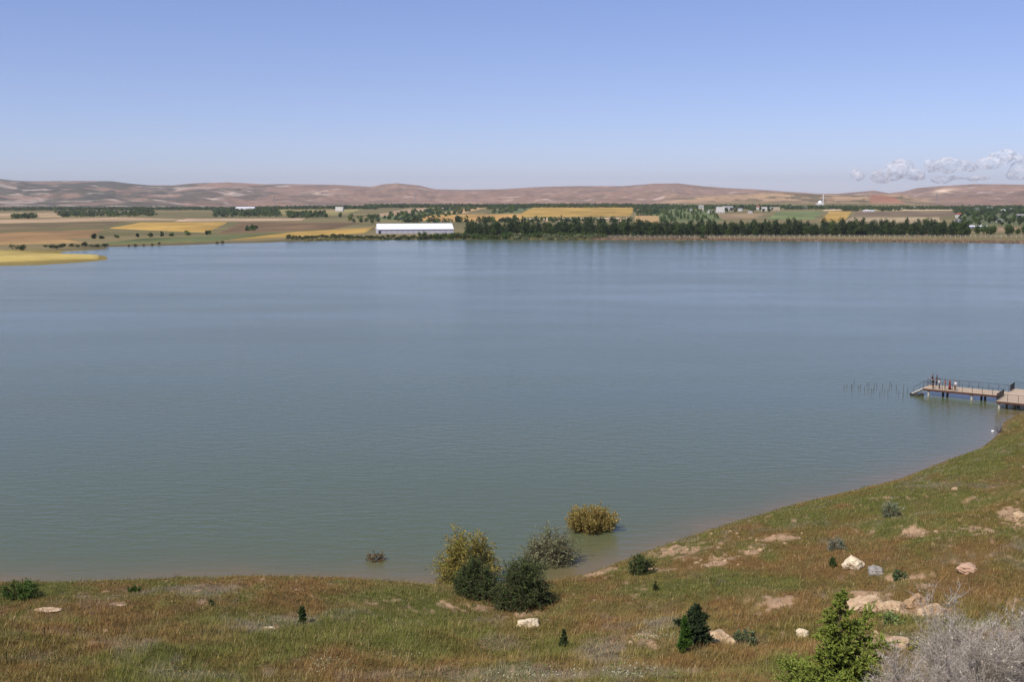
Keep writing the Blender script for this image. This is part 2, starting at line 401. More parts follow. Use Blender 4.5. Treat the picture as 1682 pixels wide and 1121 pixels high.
wtr = np_mesh('water', np.stack([x, y, np.zeros(len(x))], 1), F, m, C); tag(wtr, kind='structure')
# ------------------------------------------------------------------ plant helpers
def rand_unit(n):
    v = rng.normal(size=(n, 3)); return v / np.linalg.norm(v, axis=1, keepdims=True)

def quads(P, s, asp=1.0, up=None, cols=None, jit=.18):
    """leaf faces at P: size s (n,), aspect asp; 'up' (n,3) long axis"""
    n = len(P); a = rand_unit(n) if up is None else up + rand_unit(n) * .45
    a = a / np.linalg.norm(a, axis=1, keepdims=True)
    b = np.cross(a, rand_unit(n)); b = b / (np.linalg.norm(b, axis=1, keepdims=True) + 1e-9)
    s = np.broadcast_to(np.asarray(s, float), (n,))[:, None]
    A = a * s * .5 * asp; B = b * s * .5
    V = np.stack([P - A, P - A * .2 + B, P + A, P - A * .2 - B], 1).reshape(-1, 3)
    F = np.arange(4 * n).reshape(n, 4)
    c = cols[rng.integers(0, len(cols), n)] * (1 + (rng.random((n, 1)) - .5) * 2 * jit)
    return V, F, np.repeat(c, 4, 0)

def tubes(A, B, ra, rb):
    """three-sided twigs from A to B"""
    n = len(A); d = B - A; d = d / (np.linalg.norm(d, axis=1, keepdims=True) + 1e-9)
    h = np.where(np.abs(d[:, 2:3]) < .9, np.array([[0, 0, 1.]]), np.array([[1., 0, 0]]))
    u = np.cross(d, h); u /= np.linalg.norm(u, axis=1, keepdims=True); v = np.cross(d, u)
    V = []
    for P, r in ((A, ra), (B, rb)):
        r = np.broadcast_to(r, (n,))[:, None]
        for k in range(3):
            an = 2 * math.pi * k / 3; V.append(P + (u * math.cos(an) + v * math.sin(an)) * r)
    V = np.stack(V, 1).reshape(-1, 3); b = np.arange(n)[:, None] * 6
    F = np.concatenate([np.hstack([b + k, b + (k + 1) % 3, b + 3 + (k + 1) % 3, b + 3 + k]) for k in range(3)])
    return V, F

def cols_of(*cs): return np.array([S(*c) for c in cs])

def branches(P0, dirs, length, nseg, curve, jitter):
    """polyline branches; returns list of node arrays"""
    P = P0.copy(); d = dirs.copy(); out = [P.copy()]; st = length / nseg
    for k in range(nseg):
        d = d + rng.normal(size=d.shape) * jitter + np.array([0, 0, curve]); d /= np.linalg.norm(d, axis=1, keepdims=True)
        P = P + d * st[:, None]; out.append(P.copy())
    return out, d

def shrub_meshes(W, H, nst, n2, n3, nleaf, ls, asp, cols, tw_r=.02, round_=1.0, leafup=False, base_clear=.0):
    """fan of stems, side twigs, leaves along the twigs. returns (twig V,F),(leaf V,F,C)"""
    an = rng.random(nst) * 2 * math.pi; sp = np.sqrt(rng.random(nst))
    ph = rng.random(6) * 6.28; lump = 1 + .16 * np.sin(2 * an + ph[0]) + .12 * np.sin(3 * an + ph[1]) + .12 * np.sin(5 * an + ph[2]); lump2 = 1 + .14 * np.sin(3 * an + ph[3]) * sp + .10 * np.sin(7 * sp + ph[4])
    tip = np.stack([np.cos(an) * sp * W / 2 * .72, np.sin(an) * sp * W / 2 * .72, H * (.90 - .55 * sp ** 2 * round_) * (.62 + .43 * rng.random(nst)) * lump2], 1); tip[:, :2] *= lump[:, None]
    base = np.stack([np.cos(an) * sp * W * .06, np.sin(an) * sp * W * .06, np.zeros(nst) - .1], 1)
    d = tip - base; ln = np.linalg.norm(d, axis=1); d /= ln[:, None]; d[:, :2] *= 1.25; d /= np.linalg.norm(d, axis=1, keepdims=True)
    n1, _ = branches(base, d, ln, 5, .03, .10)
    A = []; B = []; ra = []; rb = []
    for k in range(5):
        A.append(n1[k]); B.append(n1[k + 1]); ra.append(np.full(nst, tw_r * (1 - k * .16))); rb.append(np.full(nst, tw_r * (1 - (k + 1) * .16)))
    nodes = np.stack(n1, 1)
    i = rng.integers(0, nst, n2); t = (.25 + .75 * rng.random(n2)) * 4.99; k = t.astype(int); f = (t - k)[:, None]
    p = nodes[i, k] * (1 - f) + nodes[i, k + 1] * f
    o = p - np.array([0, 0, H * .25]); o /= np.linalg.norm(o, axis=1, keepdims=True)
    d2 = o + rand_unit(n2) * .8; d2 /= np.linalg.norm(d2, axis=1, keepdims=True)
    l2 = (.16 + .16 * rng.random(n2)) * min(W, H * 1.4)
    nb, _ = branches(p, d2, l2, 3, .05, .15)
    for k in range(3):
        A.append(nb[k]); B.append(nb[k + 1]); ra.append(np.full(n2, tw_r * (.42 - k * .1))); rb.append(np.full(n2, tw_r * (.42 - (k + 1) * .1)))
    N2 = np.stack(nb, 1)
    if n3:
        i = rng.integers(0, n2, n3); t = rng.random(n3) * 2.99; k = t.astype(int); f = (t - k)[:, None]
        p = N2[i, k] * (1 - f) + N2[i, k + 1] * f
        d3 = p - np.array([0, 0, H * .3]); d3 /= np.linalg.norm(d3, axis=1, keepdims=True); d3 = d3 * .7 + rand_unit(n3); d3 /= np.linalg.norm(d3, axis=1, keepdims=True)
        q = p + d3 * ((.05 + .08 * rng.random(n3)) * min(W, H * 1.4))[:, None]
        A.append(p); B.append(q); ra.append(np.full(n3, tw_r * .16)); rb.append(np.full(n3, tw_r * .06))
        i = rng.integers(0, n3, max(nleaf, 1)); f = rng.random((max(nleaf, 1), 1)); lp = p[i] * (1 - f) + q[i] * f; lu = d3[i]
    else:
        i = rng.integers(0, n2, max(nleaf, 1)); t = rng.random(len(i)) * 2.99; k = t.astype(int); f = (t - k)[:, None]; lp = N2[i, k] * (1 - f) + N2[i, k + 1] * f; lu = rand_unit(len(i))
    A = np.concatenate(A); B = np.concatenate(B)
    TV, TF = tubes(A, B, np.concatenate(ra), np.concatenate(rb))
    lp = lp + rand_unit(len(lp)) * ls * .7
    m = lp[:, 2] > base_clear; lp = lp[m]; lu = lu[m]
    if leafup: lu = lu * .6 + np.array([0, 0, 1])
    LV, LF, LC = quads(lp, ls * (.6 + .8 * rng.random(len(lp))), asp, lu, cols)
    # big soft colour clumps, real differences between shoots
    cl = fbm(LV[::4, 0] * 1.6 + LV[::4, 2], LV[::4, 1] * 1.6 + 5, 3, 300); LC = LC * np.repeat(.6 + .8 * cl, 4)[:, None]
    return (TV, TF), (LV, LF, LC)

def dims(px, pyb, wpx, pyt, lift=0):
    x, y, z = hit(px, pyb)
    z = max(z, 0)
    d = ray(px, pyt); H = HC + d[2] / d[1] * y - z; W = wpx / FPX * math.hypot(y, HC - z)
    return x, y, z, W, H

def shrub(name, label, cat, px, pyb, wpx, pyt, cols, nst=30, n2=200, n3=1200, nleaf=5000, ls=.1, asp=1.6, group=None, twig=TWIG, sink=0, **kw):
    x, y, z, W, H = dims(px, pyb, wpx, pyt)
    t = empty(name, (x, y, z - sink), rng.random() * 6)
    (TV, TF), (LV, LF, LC) = shrub_meshes(W, H + sink, nst, n2, n3, nleaf, ls, asp, cols, **kw)
    np_mesh('stem', TV, TF, twig, None, t)
    if nleaf: np_mesh('crown', LV, LF, LEAF, LC, t)
    return tag(t, label, cat, group)

# ------------------------------------------------------------------ bushes at the waterline and on the bank
YG = cols_of((158, 150, 66), (178, 162, 80), (132, 134, 60), (150, 124, 70)); DG = cols_of((66, 84, 42), (84, 102, 52), (54, 70, 38), (102, 116, 64))
GG = cols_of((142, 146, 106), (166, 164, 124), (120, 128, 88)); GO = cols_of((182, 158, 88), (156, 132, 70), (204, 180, 108), (138, 132, 68)); BR = cols_of((140, 118, 84), (120, 104, 72))
MG = cols_of((84, 110, 44), (66, 92, 38), (104, 128, 58))
shrub('tamarisk_bush', 'tall yellow-green bush standing in the water behind the left dark bush', 'bush', 766, 957, 98, 868, YG, 90, 800, 9000, 34000, .06, 3.0, sink=.3, tw_r=.025)
shrub('round_bush', 'dark green bush at the water edge directly below the yellow-green bush', 'bush', 782, 982, 74, 914, DG, 80, 700, 8000, 30000, .065, 1.7, tw_r=.03)
shrub('round_bush', 'rounded dark green bush, the broadest one on the bank, right of its darker neighbour', 'bush', 858, 999, 96, 922, DG, 100, 900, 10000, 42000, .065, 1.7, tw_r=.03)
shrub('tamarisk_bush', 'sparse grey-green bush with bare stems standing in shallow water', 'bush', 905, 925, 86, 868, GG, 80, 560, 5600, 11000, .06, 3.2, sink=.3, tw_r=.03)
shrub('flooded_bush', 'golden brown low bush growing alone in the water, farthest from the bank', 'bush', 970, 873, 84, 835, GO, 120, 800, 8000, 26000, .06, 3.0, sink=.3, round_=.45, leafup=True)
shrub('flooded_bush', 'small brown tuft of twigs poking out of the water at left', 'bush', 616, 924, 34, 907, BR, 26, 120, 700, 900, .08, 2, sink=.2)
shrub('round_bush', 'small dark green bush alone on the grassy slope near the shore', 'bush', 1053, 945, 40, 911, DG, 40, 300, 3000, 9000, .055, 1.7)
shrub('weed_clump', 'silvery green spiky clump high on the right slope', 'weed', 1464, 852, 34, 818, cols_of((150, 156, 126), (130, 142, 104)), 30, 120, 900, 900, .07, 3, leafup=True)
shrub('weed_clump', 'grey weed clump in the grass just above the big upright rock', 'weed', 1374, 905, 40, 885, cols_of((150, 148, 130), (122, 128, 96)), 30, 120, 900, 900, .06, 3, leafup=True)
shrub('low_bush', 'low bright green bush at the left end of the near shore', 'bush', 38, 985, 84, 957, MG, 40, 300, 2500, 8000, .06, 1.6, round_=.4)
shrub('low_bush', 'small green bush on the crest of the left bank', 'bush', 223, 975, 24, 961, MG, 20, 80, 500, 1100, .08, 1.5)
shrub('low_bush', 'tiny dark plant beside pale soil in the middle of the left meadow', 'bush', 346, 998, 13, 984, DG, 14, 50, 260, 420, .06, 1.5)
shrub('low_bush', 'grey-green low bush right of the flat grey stone', 'bush', 1478, 955, 30, 938, cols_of((96, 112, 72), (78, 96, 58)), 24, 90, 600, 1200, .07, 1.5)
shrub('low_bush', 'pale leafy green plant growing under the tan rock ledge', 'bush', 1466, 1032, 34, 1008, cols_of((130, 148, 80), (100, 124, 62), (160, 168, 110)), 24, 90, 500, 900, .09, 1.6)
shrub('low_bush', 'small yellow-flowered plant at the foot of the grey dead shrubs', 'bush', 1502, 1075, 22, 1048, cols_of((176, 164, 50), (140, 146, 52)), 20, 80, 400, 700, .06, 1.4)
shrub('low_bush', 'bushy grey-green weed in front of the tan rock beside the small dark conifer', 'weed', 1225, 1062, 54, 1036, cols_of((122, 132, 96), (100, 116, 74)), 30, 120, 800, 1500, .07, 2, leafup=True)
shrub('bare_twigs', 'thin dark twigs sticking up at the waterline below the pier platform', 'shrub', 1641, 712, 16, 692, BR, 16, 60, 260, 0, .06, 2, twig=mat('dark_twig', S(70, 60, 50)))

# grey dead shrubs, bottom right
DEADM = attr_mat('dead_twig', rough=.9)
def dead_shrub(label, px, pyb, wpx, pyt, nst=60, n2=700, n3=6500):
    x, y, z, W, H = dims(px, pyb, wpx, pyt)
    t = empty('dead_shrub', (x, y, z), rng.random() * 6)
    (TV, TF), (LV, LF, LC) = shrub_meshes(W, H, nst, n2, n3, int(n3 * .2), .035, 3.0, cols_of((188, 176, 160), (160, 148, 134), (206, 194, 176)), tw_r=.022, round_=.75, leafup=True)
    c = cols_of((206, 194, 180), (176, 164, 150), (226, 216, 202), (146, 132, 118))[rng.integers(0, 4, len(TV) // 6)]
    np_mesh('stem', TV, TF, DEADM, np.repeat(c, 6, 0), t); np_mesh('seed_head', LV, LF, DEADM, LC, t)
    return tag(t, label, 'dead shrub', 'grey dead shrubs in the bottom right corner')
dead_shrub('tall grey leafless shrub with a pointed top, right of the large conifer', 1556, 1150, 130, 962)
dead_shrub('grey leafless shrub cut by the right edge of the picture', 1672, 1150, 130, 978)
dead_shrub('grey leafless shrub between the pointed one and the one at the right edge', 1616, 1165, 110, 990)
dead_shrub('low broad grey leafless shrub nearest the large conifer', 1478, 1185, 110, 1064, 50, 500, 4500)
dead_shrub('low grey leafless shrub in front of the pointed one', 1560, 1215, 120, 1070, 50, 500, 4500)

# ------------------------------------------------------------------ conifers
def conifer(name, label, px, pyb, wpx, pyt, cols, nb, nper, ls, lobes=(), up=.35, dens=1.0, cat='conifer', group=None, pw=.85, whorl=0):
    global rng
    keep_rng = rng; rng = np.random.default_rng(int(px) + 5)
    x, y, z, W, H = dims(px, pyb, wpx, pyt)
    t = empty(name, (x, y, z - .05))
    nodes = np.stack([np.cumsum(rng.normal(size=9) * H * .006), np.cumsum(rng.normal(size=9) * H * .006), np.linspace(0, H * .97, 9)], 1)
    rad = np.linspace(H * .016, H * .003, 9)
    mb = MB()
    for k in range(8): mb.bar(nodes[k], nodes[k + 1], rad[k], rad[k + 1], 7)
    hs = np.sort(rng.random(nb)) * .93 + .04
    if whorl: hs = np.clip(np.round(hs * whorl) / whorl + rng.normal(size=nb) * .012, .03, .975)
    an = rng.random(nb) * 2 * math.pi
    L_ = (1 - hs) ** pw * W / 2 * (.68 + .4 * rng.random(nb)) + W * .03
    for (h0, a0, g) in lobes:
        L_ *= 1 + g * np.exp(-((hs - h0) / .09) ** 2) * np.exp(-((np.angle(np.exp(1j * (an - a0)))) / .7) ** 2)
    p = np.stack([np.interp(hs * H, nodes[:, 2], nodes[:, 0]), np.interp(hs * H, nodes[:, 2], nodes[:, 1]), hs * H], 1)
    d = np.stack([np.cos(an), np.sin(an), up + .5 * hs], 1); d /= np.linalg.norm(d, axis=1, keepdims=True)
    nd, _ = branches(p, d, L_, 4, .03, .07); ND = np.stack(nd, 1)
    A = np.concatenate(nd[:-1]); B = np.concatenate(nd[1:]); rr_ = np.concatenate([np.full(nb, H * .005 * (1 - k * .2)) for k in range(5)])
    TV, TF = tubes(A, B, rr_[:4 * nb], rr_[nb:])
    # side sprays
    ns = int(nb * 14 * dens); wgt = L_ / L_.sum(); i = rng.choice(nb, ns, p=wgt); tt = (.12 + .88 * rng.random(ns)) * 3.99; k = tt.astype(int); f = (tt - k)[:, None]
    q = ND[i, k] * (1 - f) + ND[i, k + 1] * f; bd = ND[i, k + 1] - ND[i, k]; bd /= np.linalg.norm(bd, axis=1, keepdims=True)
    sd_ = bd * .8 + rand_unit(ns) * np.array([1, 1, .7]); sd_ /= np.linalg.norm(sd_, axis=1, keepdims=True)
    sl = (.12 + .2 * rng.random(ns)) * (L_[i] * .8 + W * .06); q2 = q + sd_ * sl[:, None]
    T2, F2 = tubes(q, q2, np.full(ns, H * .0016), np.full(ns, H * .0006))
    tv = np.vstack([TV, T2]); tf = np.vstack([TF, F2 + len(TV)])
    tr = mb.build('trunk', BARK, t); np_mesh('boughs', tv, tf, TWIG, None, t)
    n = ns * nper; i2 = rng.integers(0, ns, n); f = rng.random((n, 1)) ** .8; lp = q[i2] * (1 - f) + q2[i2] * f
    lu = sd_[i2] * .8 + rand_unit(n) * .8; lp = lp + lu * ls * .6
    LV, LF, LC = quads(lp, ls * (.6 + .7 * rng.random(n)), 3.0, lu, cols)
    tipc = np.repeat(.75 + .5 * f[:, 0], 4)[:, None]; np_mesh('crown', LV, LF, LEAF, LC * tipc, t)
    rng = keep_rng
    return tag(t, label, cat, group)
CY = cols_of((156, 166, 72), (128, 144, 60), (98, 116, 48), (174, 180, 92)); CD = cols_of((70, 84, 54), (88, 102, 66), (58, 70, 46))
conifer('conifer_tree', 'large bright yellow-green young conifer cut by the bottom edge', 1364, 1160, 165, 966, CY, 115, 56, .030, lobes=((.50, 0.1, 1.0), (.22, 3.3, .4), (.40, -.3, .5)), up=.30, dens=1.9, pw=1.15, whorl=13)
conifer('conifer_tree', 'small dark green conifer left of a tan rock', 1141, 1060, 56, 992, CD, 120, 60, .034, up=.35, dens=1.4, pw=.85, lobes=((.5, 0, .5), (.3, 3, .5), (.7, 2, .4)))
conifer('conifer_tree', 'slim green seedling standing against the left side of the small dark conifer', 1124, 1074, 24, 1012, cols_of((70, 100, 44), (96, 124, 52)), 60, 22, .05, up=.5)
conifer('conifer_tree', 'thin dark sapling alone in the grass right of the white boulder', 926, 1066, 16, 1034, cols_of((68, 82, 48), (90, 102, 60)), 36, 14, .045, up=.4)
conifer('conifer_tree', 'narrow dark green sapling in the left meadow', 496, 1026, 13, 997, cols_of((74, 92, 52), (92, 108, 62)), 46, 16, .05, up=.6, pw=.35)
conifer('conifer_tree', 'tiny green sapling just left of the big upright rock', 1367, 936, 12, 916, cols_of((80, 98, 54), (96, 110, 60)), 40, 14, .05, up=.5, pw=.5)
conifer('conifer_tree', 'tiny dark sapling below the small round bush on the slope', 1077, 973, 10, 956, cols_of((60, 66, 40), (74, 80, 46)), 26, 10, .045, up=.4)

# ------------------------------------------------------------------ rocks
ROCKT = mat('tan_rock', S(204, 176, 140), .95, .16, 2.2, .9, c2=S(160, 130, 98)); ROCKW = mat('white_rock', S(230, 212, 180), .95, .1, 2.5, .8, c2=S(205, 184, 150)); ROCKG = mat('grey_rock', S(168, 160, 150), .95, .15, 3, .7, c2=S(130, 122, 112))
def rock(name, label, px, pyb, wpx, pyt, m, depth=.8, seed=1, cuts=7, peak=0, cat='rock', group=None):
    x, y, z, W, H = dims(px, pyb, wpx, pyt)
    bm = bmesh.new(); bmesh.ops.create_icosphere(bm, subdivisions=5, radius=1)
    rr = random.Random(seed); pl = []
    for k in range(cuts):
        v = Vector((rr.gauss(0, 1), rr.gauss(0, 1), rr.gauss(0, .8))).normalized(); pl.append((v, .55 + .3 * rr.random()))
    for v in bm.verts:
        p = v.co.normalized(); s = 1.0
        for q, dd in pl:
            c = p.dot(q)
            if c > 0: s = min(s, dd / c)
        s *= 1 + .16 * mnoise.fractal(p * 1.7 + Vector((seed, 0, 0)), 1, 2, 4) + .05 * mnoise.fractal(p * 6 + Vector((0, seed, 0)), 1, 2, 3)
        v.co = p * s
        if peak: v.co.x *= 1 - .45 * max(0, v.co.z); v.co.x += .25 * peak * v.co.z
    xs = [v.co.x for v in bm.verts]; zs = [v.co.z for v in bm.verts]; k = 2 / (max(xs) - min(xs))
    z0 = min(zs) * .45; kz = H * 1.0 / (max(zs) - z0)
    for v in bm.verts: v.co = Vector((v.co.x * k * W / 2, v.co.y * k * W / 2 * depth, (v.co.z - z0) * kz))
    me = bpy.data.meshes.new(name); bm.to_mesh(me); bm.free(); me.materials.append(m)
    o = bpy.data.objects.new(name, me); col.objects.link(o); o.location = (x, y, z - .04 - .12 * H)
    return tag(o, label, cat, group)
rock('boulder', 'whitish boulder in the grass below the two dark bushes', 868, 1032, 38, 1013, ROCKW, .8, 3)
rock('boulder', 'big pale upright rock with a pointed top on the right slope', 1402, 937, 36, 908, ROCKW, .8, 8, 8, peak=.3)
rock('boulder', 'flat grey stone lying right of the upright rock', 1439, 944, 27, 929, ROCKG, .8, 5)
rock('boulder', 'rounded tan rock half buried right of the small dark conifer', 1183, 1056, 42, 1034, ROCKT, .9, 12)
rock('boulder', 'low pinkish tan slab in the grass right of the upright rock', 1592, 938, 38, 924, mat('pink_rock', S(198, 162, 134), .95, .14, 3, .7), .8, 15)
rock('rock_outcrop', 'broad crumbling tan outcrop behind the top of the large conifer', 1418, 1006, 66, 974, ROCKT, .9, 21, 10)
rock('rock_outcrop', 'tan rock ledge overhanging a pale green plant', 1466, 1010, 50, 984, ROCKT, .8, 22, 9)
rock('rock_outcrop', 'grey-tan leaning slab on the top of the outcrop', 1500, 998, 44, 970, mat('brown_rock', S(176, 146, 112), .95, .2, 3, .9), .7, 25, 8, peak=.6)
rock('rock_outcrop', 'yellowish tan rock behind the grey dead shrubs', 1532, 1015, 50, 988, ROCKT, .8, 26, 9)
rock('boulder', 'pale rock peeking out left of the large conifer top', 1318, 1050, 22, 1030, ROCKW, .8, 31)
rock('boulder', 'tan rock right of the conifer, below the overhanging ledge', 1474, 1064, 46, 1044, ROCKT, .8, 33)
rock('boulder', 'tan stone at the right edge of the slope, high above the pink slab', 1674, 860, 26, 838, ROCKT, .8, 35)
rock('boulder', 'flat pale stone strip in the left meadow nearest the left edge', 76, 1005, 46, 1001, ROCKT, .5, 41)
rock('boulder', 'small pale stone in the left meadow below the green crest bush', 196, 996, 22, 991, ROCKT, .6, 42)
rock('boulder', 'small white stones lying in dry grass left of the narrow sapling', 443, 1035, 20, 1029, ROCKW, .5, 43)
rock('boulder', 'small white stone at the waterline beside the thin dark twigs', 1630, 710, 5, 706, mat('chalk', S(238, 238, 236), .8, .04), .8, 44)
rock('boulder', 'pale stone near the grassy crest below the pier', 1568, 806, 12, 799, ROCKT, .8, 45)
# small loose stones, each its own object
SOILSP = [(1120, 905, 50, 14), (1178, 925, 36, 10), (1500, 878, 26, 7), (1425, 992, 44, 16), (1520, 1010, 60, 18), (1290, 885, 34, 9), (1440, 1060, 40, 16), (1660, 850, 20, 16), (1060, 1050, 30, 8), (1240, 905, 24, 8), (1150, 880, 50, 6)]
protos = {}
for k in range(60):
    a, b, c, d = SOILSP[k % len(SOILSP)]; px = a + rng.normal() * c * .7; py = b + rng.normal() * d * .7
    if px > 1676: continue
    q = k % 5
    if q not in protos:
        o = rock('loose_stone', 'small loose tan stone on a bare soil patch of the right slope', px, py + 2, 8, py - 2, ROCKT, .8, 50 + q, group='loose stones on the bare patches'); protos[q] = o
    else:
        o = protos[q].copy(); col.objects.link(o); x_, y_, z_ = hit(px, py + 2); o.location = (x_, y_, z_ - .03); o.rotation_euler = (0, 0, rng.random() * 6); s = .4 + rng.random() * 1.0; o.scale = (s, s, s)

# ------------------------------------------------------------------ thin stakes in the left meadow
STK = mat('old_wood', S(74, 62, 50), .9, .25, 12)
for px, py, h, lab in ((10, 1090, 18, 'dark wooden stake in the grass at the left edge of the picture'), (73, 1050, 17, 'thin stake standing beside yellow flowers at left'), (49, 1008, 11, 'short dark stake near the pale stone strip'),
                       (332, 1046, 13, 'short black stake in the middle of the left meadow'), (297, 1064, 13, 'thin brown stake below and left of the short black stake')):
    x_, y_, z_, W_, H_ = dims(px, py, 3, py - h)
    m_ = MB(); m_.bar((0, 0, -.2), (.03, 0, H_), .028, .022, 7); m_.bar((.03, 0, H_), (.033, 0, H_ + .03), .022, .006, 7)
    o = m_.build('wooden_stake', STK); o.location = (x_, y_, z_); tag(o, lab, 'stake')

# ------------------------------------------------------------------ grass, weeds and flowers (uncountable)
def scatter(n, r0, r1, a0, a1, pw=1.0):
    r = r0 + (r1 - r0) * rng.random(n) ** pw; a = np.radians(a0 + (a1 - a0) * rng.random(n))
    x = r * np.sin(a); y = r * np.cos(a); dn = seg_dist(x, y, NP); m = ~inside(x, y, LAKE) & (dn < 95)
    x = x[m]; y = y[m]; return x, y, dn[m]
def blades(name, n, r0, r1, hmul, wmul, seed, tip=1.0, a0=-29, a1=33, keep_lil=None, light=1.0):
    x, y, dn = scatter(n, r0, r1, a0, a1)
    z = terrain(x, y); ws, c, wl = near_cols(x, y, z)
    clump = fbm(x / .9, y / .9, 3, 500 + seed)
    keep = rng.random(len(x)) > ws * .93; keep &= (rng.random(len(x)) < .35 + 1.3 * sstep(.35, .6, clump)) & (dn > .15)
    if keep_lil is not None: keep &= rng.random(len(x)) < wl * 1.2
    x, y, z, c, clump, dn, wl = x[keep], y[keep], z[keep], c[keep], clump[keep], dn[keep], wl[keep]
    n = len(x); r = np.hypot(x, y)
    h = hmul * (.12 + .30 * rng.random(n) ** 1.6 + .25 * (clump - .4)) * (1 - .35 * wl); h = np.clip(h, .05, 1)
    wd = wmul * (.010 + .00022 * r) * (.6 + .8 * rng.random(n))
    a = rng.random(n) * 2 * math.pi; lx = np.cos(a); ly = np.sin(a); b = rng.random(n) * 2 * math.pi; ln = h * (.15 + .5 * rng.random(n))
    P = np.stack([x, y, z - .02], 1); s = np.stack([lx, ly, lx * 0], 1) * wd[:, None]
    T = P + np.stack([np.cos(b) * ln + .12 * h, np.sin(b) * ln, h], 1)
    V = np.stack([P - s, P + s, T], 1).reshape(-1, 3); F = np.arange(3 * n).reshape(n, 3)
    dry = rng.random((n, 1)); cc = c * (1.05 + .36 * (rng.random((n, 1)) - .5)); cc = cc * (dry > .11) + (DRY * (.8 + .4 * rng.random((n, 1)))) * (dry <= .11)
    cc = cc * (.78 + .44 * fbm(x / .6, y / .6, 2, 530))[:, None] * light * 1.2
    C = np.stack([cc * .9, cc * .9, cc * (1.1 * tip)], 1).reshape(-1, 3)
    o = np_mesh(name, V, F, GRASS, C); tag(o, kind='stuff'); return o
g1 = blades('meadow_grass', 1650000, 34, 175, .58, .72, 1); g1['label'] = 'short mixed green and rust brown grass covering the near bank'
g2 = blades('dry_grass_stalks', 170000, 34, 100, 1.05, .5, 2, 1.1); g2['label'] = 'taller thin dry grass stalks among the short grass'
g3 = blades('grey_weeds', 420000, 34, 110, .9, .7, 3, 1.05, keep_lil=1, light=1.1); g3['label'] = 'patches of lilac grey dry weeds in the meadow'
g4 = blades('straw_tufts', 150000, 34, 66, 1.25, .55, 4, 1.15, light=1.15); g4['label'] = 'straw coloured tufts along the bottom edge of the meadow'
# broad-leaved low weeds
def weeds(n, cols, name, label, s=.07, zn=None, h=.25, k=6, spread=.16, thr=.5, seed=0):
    x, y, dn = scatter(n, 34, 150, -29, 33); m = dn > .4
    x, y = x[m], y[m]; z = terrain(x, y); px, py = project(x, y, z)
    if zn is not None: m = rng.random(len(x)) < zones(px, py, zn)
    else: m = fbm(x / 2.5, y / 2.5, 3, 600 + seed) > thr
    x, y, z = x[m], y[m], z[m]; n = len(x)
    P = np.repeat(np.stack([x, y, z], 1), k, 0); P = P + rng.normal(size=P.shape) * np.array([spread, spread, 0]); P[:, 2] += rng.random(len(P)) * h
    V, F, C = quads(P, s * (.6 + .8 * rng.random(len(P))), 1.5, None, cols)
    o = np_mesh(name, V, F, LEAF, C); o['label'] = label; tag(o, kind='stuff')
weeds(26000, cols_of((110, 120, 60), (92, 104, 50), (130, 126, 74)), 'leafy_weeds', 'small leafy green weeds scattered through the grass', .06, None, .22, 6, .12, .55, 1)
weeds(16000, cols_of((128, 92, 58), (112, 80, 52)), 'sorrel_weeds', 'rust brown seed heads scattered through the grass', .05, None, .40, 6, .14, .55, 2)
weeds(60000, cols_of((196, 196, 158), (212, 208, 176), (150, 152, 108)), 'white_wildflowers', 'pale white-flowered weed patches near the bottom edge', .045, [(540, 1098, 40, 14), (1078, 1052, 26, 8), (1040, 1112, 50, 8), (870, 1112, 60, 8), (660, 1080, 20, 6), (1540, 860, 10, 4), (1390, 800, 30, 4), (1560, 775, 40, 5)], .34, 5, .1)
weeds(40000, cols_of((190, 170, 84), (176, 150, 70)), 'yellow_wildflowers', 'yellow-flowered weed patches in the left meadow', .045, [(100, 1038, 34, 6), (290, 1096, 26, 10), (770, 1100, 26, 8), (410, 952, 30, 4), (360, 1085, 20, 6), (1640, 930, 14, 8), (1500, 895, 16, 5)], .3, 5, .1)

# ------------------------------------------------------------------ pier
WOOD = mat('pier_planks', S(198, 174, 146), .8, .12, 3, .2); STEEL = mat('dark_steel', S(52, 46, 46), .5, .2, 8); RUSTM = mat('brown_beam', S(88, 60, 50), .8, .25, 6); CONC = mat('pale_concrete', S(190, 184, 170), .9, .12, 4); DARKC = mat('dark_pile', S(48, 50, 58), .8, .2, 5)
DZ = 1.2
Ax, Ay = at_z(1636, 659, DZ); P1x, P1y = at_z(1515, 638, DZ)
uu = np.array([.816, -.577]); vv = np.array([.577, .816])
O = np.array([Ax, Ay])
def W2(a, b): p = O + uu * a + vv * b; return (float(p[0]), float(p[1]))
relv = np.array([P1x, P1y]) - O; a1 = float(relv @ uu); b1_ = float(relv @ vv)   # outer end of walkway, front edge
WB0, WB1 = b1_, b1_ + 4.4
pt = empty('pier', (*W2(0, 0), 0))
def loc(o):
    o.parent = pt; o.matrix_parent_inverse = Matrix.Translation(pt.location).inverted(); return o
def planks(a0, a1_, b0, b1, along_b, name):
    m_ = MB(); a = a0
    pw_ = .28
    while a < a1_ - .01:
        e_ = min(a + pw_ - .02, a1_); m_.poly([W2(a, b0), W2(e_, b0), W2(e_, b1), W2(a, b1)], DZ - .05, DZ); a += pw_
    return loc(m_.build(name, WOOD))
planks(a1, -.06, WB0, WB1, True, 'deck'); planks(0, 15, 0, 13, True, 'deck')
def beam(a0, b0, a1_, b1, z0, z1, t=.09, m=RUSTM, name='edge_beam'):
    p = np.array(W2(a0, b0)); q = np.array(W2(a1_, b1)); d = (q - p) / np.linalg.norm(q - p); nn = np.array([-d[1], d[0]]) * t
    m_ = MB(); m_.poly([tuple(p - nn), tuple(q - nn), tuple(q + nn), tuple(p + nn)], z0, z1); return loc(m_.build(name, m))
beam(a1, WB0 + .1, -.1, WB0 + .1, DZ - .38, DZ - .055); beam(a1, WB1 - .1, -.1, WB1 - .1, DZ - .38, DZ - .055); beam(a1 + .1, WB0 + .2, a1 + .1, WB1 - .2, DZ - .38, DZ - .055)
